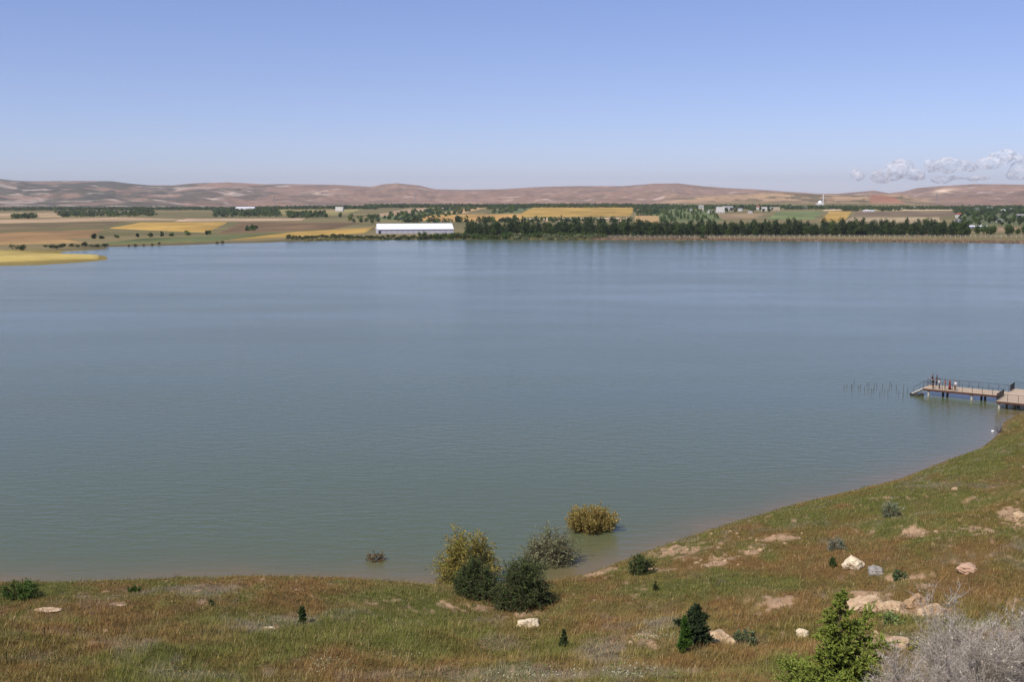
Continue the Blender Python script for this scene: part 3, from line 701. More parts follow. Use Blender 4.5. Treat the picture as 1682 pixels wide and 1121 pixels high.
beam(0, .1, 15, .1, DZ - .36, DZ - .055); beam(.1, .2, .1, 12.8, DZ - .36, DZ - .055); beam(0, 12.9, 15, 12.9, DZ - .36, DZ - .055)
def pile(a, b, m, r=.17):
    p = W2(a, b); m_ = MB(); m_.bar((*p, -2.2), (*p, DZ - .39), r, r, 12); loc(m_.build('pile', m))
for a, b, m_ in ((a1 + .9, WB0 + .35, CONC), (a1 + 2.9, WB0 + 1.2, DARKC), (a1 + 2.9, WB1 - .4, DARKC), (a1 + 7.4, WB0 + .35, CONC), (a1 + 8.6, WB0 + 1.4, DARKC), (a1 + 8.6, WB1 - .4, DARKC),
                 (.4, .4, CONC), (3, .6, DARKC), (5.2, .6, DARKC), (7.6, .6, DARKC), (10.4, .6, DARKC), (13, .6, DARKC), (.4, 6, DARKC), (.4, 12.5, DARKC), (5, 6, DARKC), (10, 6, DARKC), (5, 12.5, DARKC), (10, 12.5, DARKC)): pile(a, b, m_)
def railing(a0, b0, a1_, b1, sp=1.5, dense=0, hh=1.05):
    p = np.array(W2(a0, b0)); q = np.array(W2(a1_, b1)); Ln = np.linalg.norm(q - p); n_ = max(1, int(round(Ln / sp)))
    o = empty('railing', (0, 0, 0)); loc(o); o.name = 'railing'
    rl = MB()
    for zz, r_ in ((hh, .028), (hh * .66, .014), (hh * .36, .014)): rl.bar((*p, DZ + zz), (*q, DZ + zz), r_, r_, 6)
    ob = rl.build('rail', STEEL); ob.parent = o
    for k in range(n_ + 1):
        c = p + (q - p) * k / n_; m_ = MB(); m_.bar((*c, DZ - .02), (*c, DZ + hh), .033, .028, 6); pb = m_.build('post', STEEL); pb.parent = o
    if dense:
        m_ = MB(); nd = int(Ln / .13)
        for k in range(nd):
            c = p + (q - p) * (k + .5) / nd; m_.bar((*c, DZ + .06), (*c, DZ + hh), .012, .012, 4)
        d_ = m_.build('baluster', STEEL); d_.parent = o
    return o
railing(a1 + .1, WB0 + .06, -.1, WB0 + .06, 1.55); railing(a1 + .1, WB1 - .06, -.1, WB1 - .06, 1.55)
railing(.06, .06, .06, WB0 - .1, 1.2, 1); railing(.06, WB1 + .1, .06, 12.9, 1.2, 1); railing(.06, .06, 15, .06, 1.55); railing(.06, 12.94, 15, 12.94, 1.55)
railing(a1 + .1, WB0 + 2.4, a1 + .1, WB1 - .06, 1.0)
# steps down to the water at the outer end
st_ = empty('steps', (0, 0, 0)); loc(st_)
tr_ = MB()
for k in range(5):
    a = a1 - .02 - .42 * k
    tr_.poly([W2(a - .4, WB0), W2(a, WB0), W2(a, WB0 + 2.2), W2(a - .4, WB0 + 2.2)], DZ - .24 * (k + 1) - .06, DZ - .24 * (k + 1))
o = tr_.build('tread', CONC); o.parent = st_
for bb in (WB0 + .1, WB0 + 2.1):
    m_ = MB(); m_.bar((*W2(a1, bb), DZ - .32), (*W2(a1 - 2.2, bb), -.3), .09, .09, 4); o = m_.build('stringer', STEEL); o.parent = st_
m_ = MB(); bb = WB0 + 2.15
m_.bar((*W2(a1, bb), DZ + 1.0), (*W2(a1 - 1.9, bb), .85), .025, .025, 6); m_.bar((*W2(a1 - 1.9, bb), .85), (*W2(a1 - 1.9, bb), -.3), .028, .028, 6); m_.bar((*W2(a1 - .95, bb), DZ + .45), (*W2(a1 - .95, bb), .4), .025, .025, 6)
o = m_.build('handrail', STEEL); o.parent = st_
tag(pt, 'wooden pier with steel railings, a narrow walkway and a wide platform on piles', 'pier')
# dark rocks under the steps
for k, (px, py, w_, t_) in enumerate(((1498, 650, 7, 646), (1506, 651, 9, 645), (1513, 651, 9, 644))):
    rock('boulder', ('dark wet rock at the foot of the pier steps, farthest from the walkway', 'middle one of the dark wet rocks below the pier steps', 'dark wet rock under the outer end of the pier walkway')[k], px, py, w_, t_, mat('wet_rock', S(66, 62, 56), .5, .3, 4, .6), .9, 70 + k)

# ------------------------------------------------------------------ people on the pier
def skin_obj(name, verts, rads, edges, m, parent, sub=1):
    me = bpy.data.meshes.new(name); me.from_pydata(verts, edges, []); me.materials.append(m)
    o = bpy.data.objects.new(name, me); col.objects.link(o)
    md = o.modifiers.new('Skin', 'SKIN'); md.use_smooth_shade = True
    sv = me.skin_vertices[0].data if me.skin_vertices else None
    if sv is None:
        bpy.context.view_layer.objects.active = o; bpy.ops.mesh.customdata_skin_add(); sv = me.skin_vertices[0].data
    for i, r_ in enumerate(rads): sv[i].radius = r_ if isinstance(r_, tuple) else (r_, r_)
    sv[0].use_root = True
    s = o.modifiers.new('Sub', 'SUBSURF'); s.levels = sub; s.render_levels = sub
    o.parent = parent; return o
SKINM = mat('skin', S(190, 140, 112), .6, .05, 4); HAIR = mat('hair', S(34, 26, 22), .6, .2, 20); EYE = mat('eye_dark', S(30, 24, 22), .3, .05)
def person(label, a, b, H, face, shirt, trousers, skirt=None, arms='rail', hair=HAIR, scarf=None, lean=0.0):
    x_, y_ = W2(a, b); t = empty('person', (x_, y_, DZ), face, H / 1.75)
    # local frame: facing +Y
    V = [(0, 0, .95), (0, 0, 1.12), (0, .01, 1.30), (0, 0, 1.44), (0, .0, 1.50), (0, .015, 1.58), (0, .02, 1.66), (0, .01, 1.73)]
    Rr = [(.15, .10), (.135, .09), (.155, .10), (.09, .07), (.052, .052), (.068, .078), (.078, .092), (.052, .065)]
    E = [(k, k + 1) for k in range(7)]
    V.append((0, .112, 1.60)); Rr.append(.012); E.append((5, 8))                       # nose
    ear = []
    for s in (-1, 1): V.append((s * .082, .005, 1.61)); Rr.append(.014); E.append((5, len(V) - 1))
    legs = {}
    for s in (-1, 1):
        i0 = len(V); st = .05 * s * lean
        V += [(s * .095, 0, .88), (s * .10, .03 + st, .50), (s * .105, 0 + st, .10), (s * .105, -.03 + st, .045), (s * .12, .13 + st, .035)]
        Rr += [.088, .058, .040, (.036, .036), (.036, .026)]; E += [(0, i0), (i0, i0 + 1), (i0 + 1, i0 + 2), (i0 + 2, i0 + 3), (i0 + 3, i0 + 4)]
        legs[s] = i0
    armj = {}
    for s in (-1, 1):
        i0 = len(V)
        if arms == 'rail': J = [(s * .18, 0, 1.41), (s * .23, .06, 1.14), (s * .20, .30, 1.07)]; hd = Vector((-.1 * s, .9, -.3)).normalized()
        elif arms == 'bent': J = [(s * .18, 0, 1.41), (s * .25, .0, 1.14), (s * .12, .2, 1.18)]; hd = Vector((-.6 * s, .7, .2)).normalized()
        else: J = [(s * .18, 0, 1.41), (s * .235, -.02, 1.13), (s * .23, .05, .89)]; hd = Vector((0, .1, -1)).normalized()
        V += J; Rr += [.056, .040, .029]; E += [(3, i0), (i0, i0 + 1), (i0 + 1, i0 + 2)]
        w_ = Vector(J[2]); palm = w_ + hd * .075; V.append(tuple(palm)); Rr.append((.036, .018)); E.append((i0 + 2, i0 + 3)); pi_ = i0 + 3
        sd2 = hd.cross(Vector((0, 0, 1)) if abs(hd.z) < .8 else Vector((0, 1, 0))).normalized(); dn_ = hd.cross(sd2).normalized()
        if dn_.z > 0: dn_ = -dn_
        for f_ in range(4):
            b0 = palm + sd2 * (f_ - 1.5) * .02; l_ = (.062, .075, .07, .055)[f_]
            V.append(tuple(b0 + hd * l_ * .6)); Rr.append(.009); E.append((pi_, len(V) - 1)); V.append(tuple(b0 + hd * l_ + dn_ * .02)); Rr.append(.008); E.append((len(V) - 2, len(V) - 1))
        V.append(tuple(w_ + hd * .05 - sd2 * .045 * s)); Rr.append(.011); E.append((i0 + 2, len(V) - 1)); V.append(tuple(w_ + hd * .09 - sd2 * .05 * s)); Rr.append(.009); E.append((len(V) - 2, len(V) - 1))
        armj[s] = J
    skin_obj('body', V, Rr, E, SKINM, t)
    # shirt with sleeves
    V2 = [(0, 0, .93), (0, 0, 1.12), (0, .01, 1.30), (0, 0, 1.43)]; R2 = [(.185, .13), (.17, .12), (.19, .13), (.11, .09)]; E2 = [(0, 1), (1, 2), (2, 3)]
    for s in (-1, 1):
        J = armj[s]; i0 = len(V2); mid = tuple(np.array(J[1]) * .45 + np.array(J[2]) * .55)
        V2 += [J[0], J[1], mid]; R2 += [.068, .052, .042]; E2 += [(3, i0), (i0, i0 + 1), (i0 + 1, i0 + 2)]
    skin_obj('shirt', V2, R2, E2, shirt, t)
    if skirt:
        m_ = MB(); m_.bar((0, 0, 1.0), (0, 0, .10), .155, .26, 16); m_.build('skirt', skirt, t, True)
    else:
        V3 = [(0, 0, .97), (0, 0, .90)]; R3 = [(.162, .115), (.165, .12)]; E3 = [(0, 1)]
        for s in (-1, 1):
            i0 = len(V3); st = .05 * s * lean; V3 += [(s * .095, 0, .84), (s * .10, .03 + st, .50), (s * .105, 0 + st, .10)]; R3 += [.10, .07, .055]; E3 += [(1, i0), (i0, i0 + 1), (i0 + 1, i0 + 2)]
        skin_obj('trousers', V3, R3, E3, trousers, t)
    bm = bmesh.new(); bmesh.ops.create_icosphere(bm, subdivisions=3, radius=1)
    hm_ = scarf or hair
    bmesh.ops.delete(bm, geom=[v for v in bm.verts if (v.co.y > .45 and v.co.z < .45) or v.co.z < -.75], context='VERTS')
    for v in bm.verts: v.co = Vector((v.co.x * .098, v.co.y * .112 - .002, 1.655 + v.co.z * (.108 if v.co.z > 0 else .13)))
    me = bpy.data.meshes.new('hair'); bm.to_mesh(me); bm.free(); me.materials.append(hm_)
    for p_ in me.polygons: p_.use_smooth = True
    o = bpy.data.objects.new('headscarf' if scarf else 'hair', me); col.objects.link(o); o.parent = t
    sl = o.modifiers.new('thick', 'SOLIDIFY'); sl.thickness = .008
    for s in (-1, 1):
        bm = bmesh.new(); bmesh.ops.create_uvsphere(bm, u_segments=8, v_segments=6, radius=.010); me = bpy.data.meshes.new('eye'); bm.to_mesh(me); bm.free(); me.materials.append(EYE)
        o = bpy.data.objects.new('eye', me); col.objects.link(o); o.location = (s * .032, .096, 1.635); o.parent = t
        m_ = MB(); m_.box((s * .12, .09, .03), (.085, .25, .05)); m_.build('shoe', mat('shoe', S(40, 38, 40), .6), t)
    return tag(t, label, 'person')
def cm(n, c): return mat(n, S(*c), .85, .08, 5)
fr = WB0
fo = math.atan2(uu[1], uu[0])
NAV = cm('navy_cloth', (44, 50, 66)); GRY = cm('grey_cloth', (84, 88, 98)); BLK = cm('black_cloth', (32, 32, 38)); WHT = cm('white_cloth', (226, 222, 216)); RED = cm('red_cloth', (128, 42, 44)); PNK = cm('rose_cloth', (178, 92, 84)); BEI = cm('beige_cloth', (188, 160, 130))
def gp(px): # distance along the walkway for a photo column
    best = min(np.arange(a1, 0, .05), key=lambda a: abs(float(project(np.array(W2(a, WB0 + .6)[0]), np.array(W2(a, WB0 + .6)[1]), DZ)[0]) - px)); return float(best)
person('tall person in dark navy clothes at the outer corner of the pier', gp(1525) - 0.2, WB1 - .75, 1.84, fo + math.pi / 2 + .2, NAV, NAV, arms='rail')
person('person in grey clothes beside the tall navy one at the end of the pier', gp(1530), WB1 - .9, 1.78, fo + 1.3, GRY, NAV, arms='down')
person('person all in black leaning on the front rail of the pier', gp(1533), fr + .42, 1.62, fo - math.pi / 2 - .2, BLK, BLK, arms='rail')
person('person in white top and grey trousers standing on the pier', gp(1542), fr + .8, 1.58, fo - 1.9, WHT, GRY, arms='bent')
person('person in rose-red top and black trousers on the pier', gp(1552), fr + .5, 1.60, fo - 1.4, PNK, BLK, arms='down')
person('person in a long dark red dress with headscarf on the pier', gp(1559), fr + 1.0, 1.62, fo - 1.8, RED, RED, skirt=RED, scarf=RED, arms='bent')
person('person in white shirt and black trousers, the last of the group on the pier', gp(1569), fr + .5, 1.60, fo + 2.6, WHT, BLK, arms='down', lean=1)

# ------------------------------------------------------------------ thin stakes in the lake beside the pier
SK = [(1386, 638), (1391, 637), (1398, 637), (1399, 640), (1403, 631), (1410, 640), (1413, 638), (1420, 642), (1424, 636), (1427, 638), (1431, 646), (1434, 644), (1436, 637), (1440, 636), (1445, 648), (1449, 640), (1453, 645), (1458, 646), (1461, 634), (1464, 637), (1472, 640), (1476, 648), (1484, 641), (1483, 653), (1490, 646)]
sp_ = None
for k, (px, py) in enumerate(SK):
    x_, y_ = at_z(px, py, 0)
    if sp_ is None:
        m_ = MB(); m_.bar((0, 0, -1.5), (.02, 0, .75), .035, .03, 6); sp_ = m_.build('lake_stake', STK)
        tag(sp_, 'thin dark stake standing in the lake left of the pier', 'stake', 'stakes in the lake beside the pier'); o = sp_
    else: o = sp_.copy(); col.objects.link(o)
    s = .75 + rng.random() * .5; o.location = (x_, y_, 0); o.scale = (1, 1, s); o.rotation_euler = (rng.normal() * .04, rng.normal() * .05, 0)

# ------------------------------------------------------------------ fields on the far plain
def field(quad, c, zo, name='field', nx=26, ny=14, jit=.24, rows=0):
    P = np.array([hit(px, py)[:2] for px, py in quad]); s, t_ = np.meshgrid(np.linspace(0, 1, nx), np.linspace(0, 1, ny)); s = s.ravel()[:, None]; t_ = t_.ravel()[:, None]
    # quad: far-left, far-right, near-right, near-left
    X = (P[0] * (1 - s) + P[1] * s) * (1 - t_) + (P[3] * (1 - s) + P[2] * s) * t_
    edge = ((s < 1e-6) | (s > 1 - 1e-6) | (t_ < 1e-6) | (t_ > 1 - 1e-6))[:, 0]
    wob = (fbm(X[:, 0] / 60, X[:, 1] / 60, 2, int(quad[0][0])) - .5) * 10; X = X + np.where(edge, wob, 0)[:, None] * np.array([1, .6])
    z_ = terrain(X[:, 0], X[:, 1]) + np.where(edge, -.6, zo)
    C = np.outer(1 + (fbm(X[:, 0] / 45, X[:, 1] / 90, 3, 700 + int(quad[0][0])) - .5) * 2 * jit * 2, np.array(S(*c)))
    i = (np.arange(ny - 1)[:, None] * nx + np.arange(nx - 1)[None, :]).ravel(); F = np.stack([i + nx, i + nx + 1, i + 1, i], 1)
    o = np_mesh(name, np.stack([X[:, 0], X[:, 1], z_], 1), F, CROP, C, smooth=True); tag(o, kind='structure'); return o
FIELDS = [
 ([(228, 365.5), (380, 364.5), (345, 384), (172, 376)], (184, 147, 74), 'wheat_field'),
 ([(-60, 384), (175, 377), (150, 392), (-60, 402)], (148, 116, 76), 'ploughed_field'),
 ([(-60, 401), (110, 394), (150, 399), (-60, 404.5)], (168, 134, 86), 'ploughed_field'),
 ([(-60, 363), (190, 357), (330, 361), (-60, 368.5)], (184, 154, 118), 'stubble_field'),
 ([(-60, 369), (220, 363.5), (165, 374), (-60, 383)], (120, 104, 70), 'pasture'),
 ([(230, 392), (470, 384), (350, 398), (150, 403)], (104, 108, 64), 'pasture'),
 ([(490, 381), (625, 373), (598, 384), (366, 396)], (182, 146, 74), 'wheat_field'),
 ([(390, 365), (600, 366), (545, 377), (350, 386)], (122, 98, 68), 'ploughed_field'),
 ([(-60, 411.5), (168, 420.8), (168, 426.5), (-60, 435.5)], (182, 158, 88), 'wheat_field'),
 ([(300, 359.5), (505, 359), (500, 362.5), (280, 364)], (188, 158, 126), 'stubble_field'),
 ([(450, 344.5), (600, 343.5), (560, 354), (425, 354)], (148, 136, 84), 'pasture'),
 ([(668, 343), (745, 340.5), (660, 356), (590, 358)], (178, 148, 116), 'stubble_field'),
 ([(706, 353), (862, 351), (866, 363.5), (664, 364.5)], (188, 146, 84), 'wheat_field'),
 ([(762, 343), (800, 341), (760, 352), (720, 352)], (186, 150, 104), 'stubble_field'),
 ([(878, 338.5), (1046, 337.5), (1040, 357), (838, 358)], (176, 142, 70), 'wheat_field'),
 ([(845, 358.5), (1042, 357.5), (1042, 364.5), (840, 365)], (206, 176, 136), 'stubble_field'),
 ([(1277, 347), (1356, 346.5), (1338, 361), (1255, 362)], (118, 126, 76), 'pasture'),
 ([(1362, 347), (1402, 346.5), (1384, 366), (1345, 365)], (184, 147, 74), 'wheat_field'),
 ([(1404, 347.5), (1582, 347.5), (1560, 357), (1396, 357)], (128, 108, 82), 'ploughed_field'),
 ([(1394, 357), (1545, 357), (1552, 367), (1384, 367)], (172, 150, 114), 'stubble_field'),
 ([(1345, 343.5), (1600, 342.5), (1590, 346), (1345, 346.5)], (204, 178, 140), 'stubble_field'),
 ([(1640, 352), (1760, 352), (1760, 356), (1640, 356)], (190, 160, 124), 'stubble_field'),
 ([(1180, 351), (1262, 350), (1240, 360), (1170, 361)], (150, 126, 92), 'stubble_field'),
 ([(-60, 351), (105, 349), (110, 357), (-60, 359)], (178, 150, 112), 'stubble_field'),
 ([(520, 346), (560, 345), (545, 349), (500, 350)], (178, 150, 110), 'stubble_field'),
 ([(1100, 362), (1180, 361), (1180, 367), (1100, 367)], (120, 116, 76), 'pasture'),
 ([(716, 343), (796, 342), (696, 366.5), (596, 361)], (98, 108, 68), 'orchard_ground'),
 ([(820, 343), (880, 340.5), (852, 350.5), (792, 352.5)], (104, 112, 72), 'orchard_ground'),
 ([(1062, 344), (1165, 342), (1195, 364), (1085, 366)], (104, 112, 66), 'orchard_ground'),
 ([(1575, 351), (1760, 350), (1760, 373), (1575, 371)], (100, 104, 66), 'pasture'),
 ([(1610, 374), (1790, 374), (1790, 380), (1610, 380)], (150, 122, 94), 'ploughed_field'),
]
for k, (q, c, nme) in enumerate(FIELDS): field(q, c, .35 + .07 * (k % 5), nme)

# ------------------------------------------------------------------ trees of the far shore
def tree_proto(name, H, W, cols, nleaf, ls, kind='round', trunk=True):
    root = empty(name, (0, 0, 0))
    if kind == 'round': blobs = [(rng.normal() * W * .14, rng.normal() * W * .14, H * (.42 + .42 * rng.random()), W * (.22 + .14 * rng.random()), H * (.16 + .1 * rng.random())) for _ in range(9)] + [(0, 0, H * .55, W * .40, H * .36)]
    elif kind == 'belt': blobs = [(rng.normal() * W * .14, rng.normal() * W * .14, H * (.2 + .66 * k / 11), W * (.24 + .14 * rng.random()) * (1.1 - .32 * (k / 11) ** 2), H * (.12 + .08 * rng.random())) for k in range(12)]
    elif kind == 'poplar': blobs = [(rng.normal() * W * .08, rng.normal() * W * .08, H * (.2 + .7 * k / 7), W * (.42 - .24 * abs(k / 7 - .35)), H * .13) for k in range(8)]
    elif kind == 'pine': blobs = [(rng.normal() * W * .05, rng.normal() * W * .05, H * (.22 + .7 * k / 8), W * (.48 - .42 * k / 8), H * .08) for k in range(9)]
    else: blobs = [(rng.normal() * W * .25, rng.normal() * W * .25, H * (.25 + .35 * rng.random()), W * (.2 + .14 * rng.random()), H * (.25 + .12 * rng.random())) for _ in range(9)]
    wt = np.array([b[3] ** 2 * b[4] for b in blobs]); wt /= wt.sum(); i = rng.choice(len(blobs), nleaf, p=wt); B_ = np.array(blobs)[i]
    u_ = rand_unit(nleaf) * (rng.random((nleaf, 1)) ** .4)
    P = B_[:, :3] + u_ * np.stack([B_[:, 3], B_[:, 3], B_[:, 4]], 1); P[:, 2] = np.maximum(P[:, 2], .15)
    V, F, C = quads(P, ls * (.6 + .8 * rng.random(nleaf)), 1.2, None, cols, .25)
    cl = np.array([.8 + .4 * rng.random() for _ in blobs])[i]; C = C * np.repeat(cl, 4)[:, None]
    np_mesh('crown', V, F, LEAF, C, root)
    m_ = MB(); m_.bar((0, 0, -.3), (0, 0, H * .5), W * .035, W * .02, 6)
    for k in range(4): a = k * 1.6 + rng.random(); m_.bar((0, 0, H * (.2 + .05 * k)), (math.cos(a) * W * .25, math.sin(a) * W * .25, H * (.45 + .08 * k)), W * .014, W * .006, 4)
    m_.build('trunk', BARK, root); return root
DKT = cols_of((70, 82, 48), (56, 70, 40), (86, 98, 56)); MDT = cols_of((86, 104, 50), (72, 92, 46), (104, 116, 60)); LTT = cols_of((112, 122, 66), (94, 112, 56), (130, 134, 80)); GRT = cols_of((126, 128, 88), (110, 116, 76), (140, 140, 100))
used = {}
def place(protos, key, spots, label, cat, group, s0=.8, s1=1.2):
    for k, (x_, y_) in enumerate(spots):
        p = protos[k % len(protos)]
        if id(p) not in used: used[id(p)] = 1; o = p
        else: o = copy_tree(p)
        s = s0 + (s1 - s0) * rng.random(); o.location = (x_, y_, tz(x_, y_) - .1); o.scale = (s, s, s * (.85 + .35 * rng.random())); o.rotation_euler = (0, 0, rng.random() * 6.28)
        tag(o, label, cat, group)
def spots_quad(q, n, md=0, z=3):
    P = np.array([hit(px, py)[:2] for px, py in q]); out = []
    tries = 0
    while len(out) < n and tries < n * 60:
        tries += 1; s, t_ = rng.random(), rng.random(); X = (P[0] * (1 - s) + P[1] * s) * (1 - t_) + (P[3] * (1 - s) + P[2] * s) * t_
        if md and any((X[0] - a) ** 2 + (X[1] - b) ** 2 < md * md for a, b in out): continue
        out.append((float(X[0]), float(X[1])))
    return out
belt = [tree_proto('belt_tree', 12.5, 8.5, c, 900, .7, 'belt') for c in (DKT, MDT, cols_of((80, 92, 50), (66, 80, 42)))] + [tree_proto('belt_tree', 14, 7, DKT, 800, .7, 'belt') for _ in range(2)]
xs_ = np.linspace(at_z(765, 388, 1.5)[0], at_z(1585, 388, 1.5)[0], 98)
bs = []
for row, (yy, st_y) in enumerate(((893, 0), (902, 0), (912, 0))):
    for x_ in xs_: bs.append((x_ + rng.normal() * 1.3 + row * 2, yy + rng.normal() * 2 + (4 if x_ > 150 else 0) - max(0, (x_ - 250)) * .03))
place(belt, 'b', bs, 'dark green tree in the dense belt along the far shore', 'tree', 'trees of the dark belt along the far shore', .66, 1.04)
rl_ = [tree_proto('shore_tree', 9, 6, MDT, 480, .7, 'round') for _ in range(2)]
place(rl_, 'r', [(float(X), 905 + rng.normal() * 8) for X in np.linspace(at_z(1592, 388, 1.5)[0], at_z(1720, 388, 1.5)[0], 26)], 'loosely spaced green tree right of the dark belt on the far shore', 'tree', 'mixed trees at the right end of the far shore', .6, 1.1)
ap = tree_proto('shore_tree', 13, 9, DKT, 800, .8, 'round'); used[id(ap)] = 1
x_, y_ = at_z(1119, 392.5, .5); ap.location = (x_, y_, tz(x_, y_)); tag(ap, 'dark tree standing alone in front of the fence at the far waterline', 'tree')
ap = tree_proto('shore_bush', 4, 5, DKT, 400, .5, 'bush'); used[id(ap)] = 1
x_, y_ = at_z(1157, 393, .5); ap.location = (x_, y_, tz(x_, y_)); tag(ap, 'small dark bush in front of the fence, right of the lone dark tree', 'bush')
lowg = [tree_proto('shore_tree', 5.5, 5.5, MDT, 420, .6, 'bush') for _ in range(3)]
place(lowg, 'l', [(float(X) + rng.normal() * 2, 876 + rng.normal() * 5) for X in np.linspace(at_z(700, 388, 1.5)[0], at_z(985, 388, 1.5)[0], 62)], 'mid green low tree in front of the dark belt, right of the greenhouse', 'tree', 'low green trees in front of the belt', .6, 1.1)
wil = [tree_proto('willow_bush', 5, 7, GRT, 520, .6, 'bush') for _ in range(2)]
place(wil, 'w', [at_z(px, py, .4) for px, py in ((850, 392.2), (862, 393), (895, 392), (907, 393.4), (915, 392.4), (922, 393.6), (930, 392.6), (938, 393.2), (948, 392.4), (962, 393), (846, 393), (978, 392.4))], 'grey-green willow bush overhanging the far waterline', 'bush', 'willow bushes on the far waterline', .65, 1.05)
shr = [tree_proto('shore_bush', 3.4, 4.2, cols_of((84, 92, 54), (104, 104, 64), (70, 78, 46)), 300, .5, 'bush') for _ in range(3)]
place(shr, 's', [at_z(px, 390 + rng.random() * 2.2 + (1.5 if px < 520 else 0), .8) for px in np.linspace(474, 770, 66)], 'small olive green bush on the far shore in front of the greenhouse and fields', 'bush', 'bushes lining the far shore at left', .6, 1.15)
inl = [tree_proto('inlet_bush', 3.6, 4.2, cols_of((84, 92, 62), (70, 80, 54)), 300, .5, 'bush') for _ in range(2)]
place(inl, 'i', [at_z(px, py, .8) for px, py in ((75, 407), (84, 408), (92, 409), (100, 407), (104, 405), (118, 405.5), (128, 406), (139, 404.5), (150, 404.5), (160, 405), (172, 404.2))], 'grey-green bush on the bank behind the inlet at left', 'bush', 'bushes behind the inlet', .55, 1.0)
lo = tree_proto('inlet_bush', 4.4, 6, DKT, 500, .5, 'bush'); used[id(lo)] = 1; x_, y_ = at_z(33, 411.5, .8); lo.location = (x_, y_, tz(x_, y_)); tag(lo, 'single dark round bush on the yellow spit at the left edge', 'bush')
place(inl, 'i2', [at_z(px, py, .8) for px, py in ((212, 403.2), (222, 403), (236, 402.4), (250, 402), (262, 401), (357, 398.4), (366, 398))], 'small bush at the far waterline right of the inlet', 'bush', 'small bushes right of the inlet', .35, .6)
orch = [tree_proto('orchard_tree', 6.2, 7.4, c, 300, .8, 'belt') for c in (MDT, LTT, cols_of((84, 100, 66), (74, 90, 58)))]
os_ = spots_quad([(716, 343.5), (792, 343), (690, 366), (600, 360)], 150, 6) + spots_quad([(824, 344), (876, 341), (850, 350), (800, 352)], 40, 6) + spots_quad([(555, 357), (600, 357), (640, 368), (600, 372)], 14, 5)
place(orch, 'o', os_, 'small orchard tree on the plain behind and left of the greenhouse', 'tree', 'orchard trees behind the greenhouse', .7, 1.15)
young = [tree_proto('grove_tree', 7.5, 5, c, 260, .75, 'poplar') for c in (LTT, MDT)]
place(young, 'y', spots_quad([(1062, 346), (1160, 342), (1190, 364), (1085, 366)], 90, 7), 'light green young tree in the grove right of the tan stack', 'tree', 'young grove behind the belt', .7, 1.15)
rt = [tree_proto('plain_tree', 8, 7, c, 300, .85, 'round') for c in (MDT, DKT)]
place(rt, 'p', spots_quad([(1575, 352), (1700, 350), (1720, 373), (1575, 371)], 110, 6), 'green tree on the plain at the right edge behind the white sheds', 'tree', 'trees on the plain at right', .6, 1.1)
place(rt, 'p2', spots_quad([(1165, 342), (1290, 341), (1262, 350), (1180, 350)], 60, 9), 'green tree among the white farmhouses behind the belt', 'tree', 'trees around the farmhouses', .7, 1.1)
place(rt, 'p3', [hit(845, 362.5)[:2]], 'single reddish-dark tree at the left end of the big golden field', 'tree', None, .9, .9)

# far-off woods: one mass
def far_woods():
    Q = [([(-60, 344), (300, 343), (300, 345.5), (-60, 347)], 420), ([(90, 350), (250, 347), (258, 356), (100, 357)], 130), ([(350, 346.5), (455, 346.5), (462, 356), (352, 357)], 150), ([(470, 352), (532, 350), (538, 358), (474, 359)], 60),
         ([(300, 342.5), (620, 341.5), (620, 344), (300, 345)], 420), ([(600, 339.5), (1100, 339), (1100, 342), (600, 343)], 700), ([(1040, 340), (1300, 340), (1300, 343.5), (1040, 343.5)], 330), ([(1290, 342), (1682, 341), (1682, 344.5), (1290, 345)], 500),
         ([(1560, 344), (1760, 343), (1760, 352), (1570, 352)], 260), ([(1380, 345.5), (1480, 345), (1480, 347), (1380, 347.5)], 40), ([(800, 340), (880, 339.5), (870, 343), (800, 345)], 90), ([(1040, 346), (1100, 345), (1090, 355), (1045, 355)], 40),
         ([(20, 357), (60, 356), (60, 359), (20, 360)], 28), ([(230, 374), (330, 384), (332, 384.6), (200, 385)], 0), ([(400, 376), (420, 374), (425, 379), (395, 381)], 8), ([(150, 392.5), (345, 385), (345, 386), (150, 393.5)], 5), ([(660, 365.2), (1040, 365), (1040, 366), (660, 366.2)], 60), ([(870, 338.3), (1040, 337.5), (1040, 338.6), (870, 339.2)], 90)]
    Vs = []; Fs = []; Cs = []; off = 0
    for q, n in Q:
        if not n: continue
        n = int(n * 2.2)
        P = np.array([hit(px, py)[:2] for px, py in q]); s = rng.random((n, 1)); t_ = rng.random((n, 1)); X = (P[0] * (1 - s) + P[1] * s) * (1 - t_) + (P[3] * (1 - s) + P[2] * s) * t_
        z_ = terrain(X[:, 0], X[:, 1]); k = 26; yc = np.where(X[:, 1] > 3120, 2950 + 170 * rng.random(n), X[:, 1]); X = X * (yc / X[:, 1])[:, None]; sm = .45 if n < 60 else 1; hh = (4 + 4.5 * rng.random(n)) * sm; ww = (2.2 + 2.6 * rng.random(n)) * sm
        C0 = np.repeat(np.vstack([DKT, MDT, DKT])[rng.integers(0, 9, n)], k, 0)
        pp = np.repeat(np.stack([X[:, 0], X[:, 1], z_ + hh * .5], 1), k, 0) + rand_unit(n * k) * np.repeat(np.stack([ww, ww, hh * .5], 1), k, 0) * rng.random((n * k, 1)) ** .4
        V, F, C = quads(pp, 1.9 * (.7 + .6 * rng.random(n * k)), 1.1, None, DKT); C = np.repeat(C0 * (.8 + .4 * rng.random((n * k, 1))), 4, 0)
        Vs.append(V); Fs.append(F + off); Cs.append(C); off += len(V)
    o = np_mesh('distant_woods', np.vstack(Vs), np.vstack(Fs), LEAF, np.vstack(Cs)); o['label'] = 'dark strips of woods and hedges far across the plain'; tag(o, kind='stuff')
far_woods()
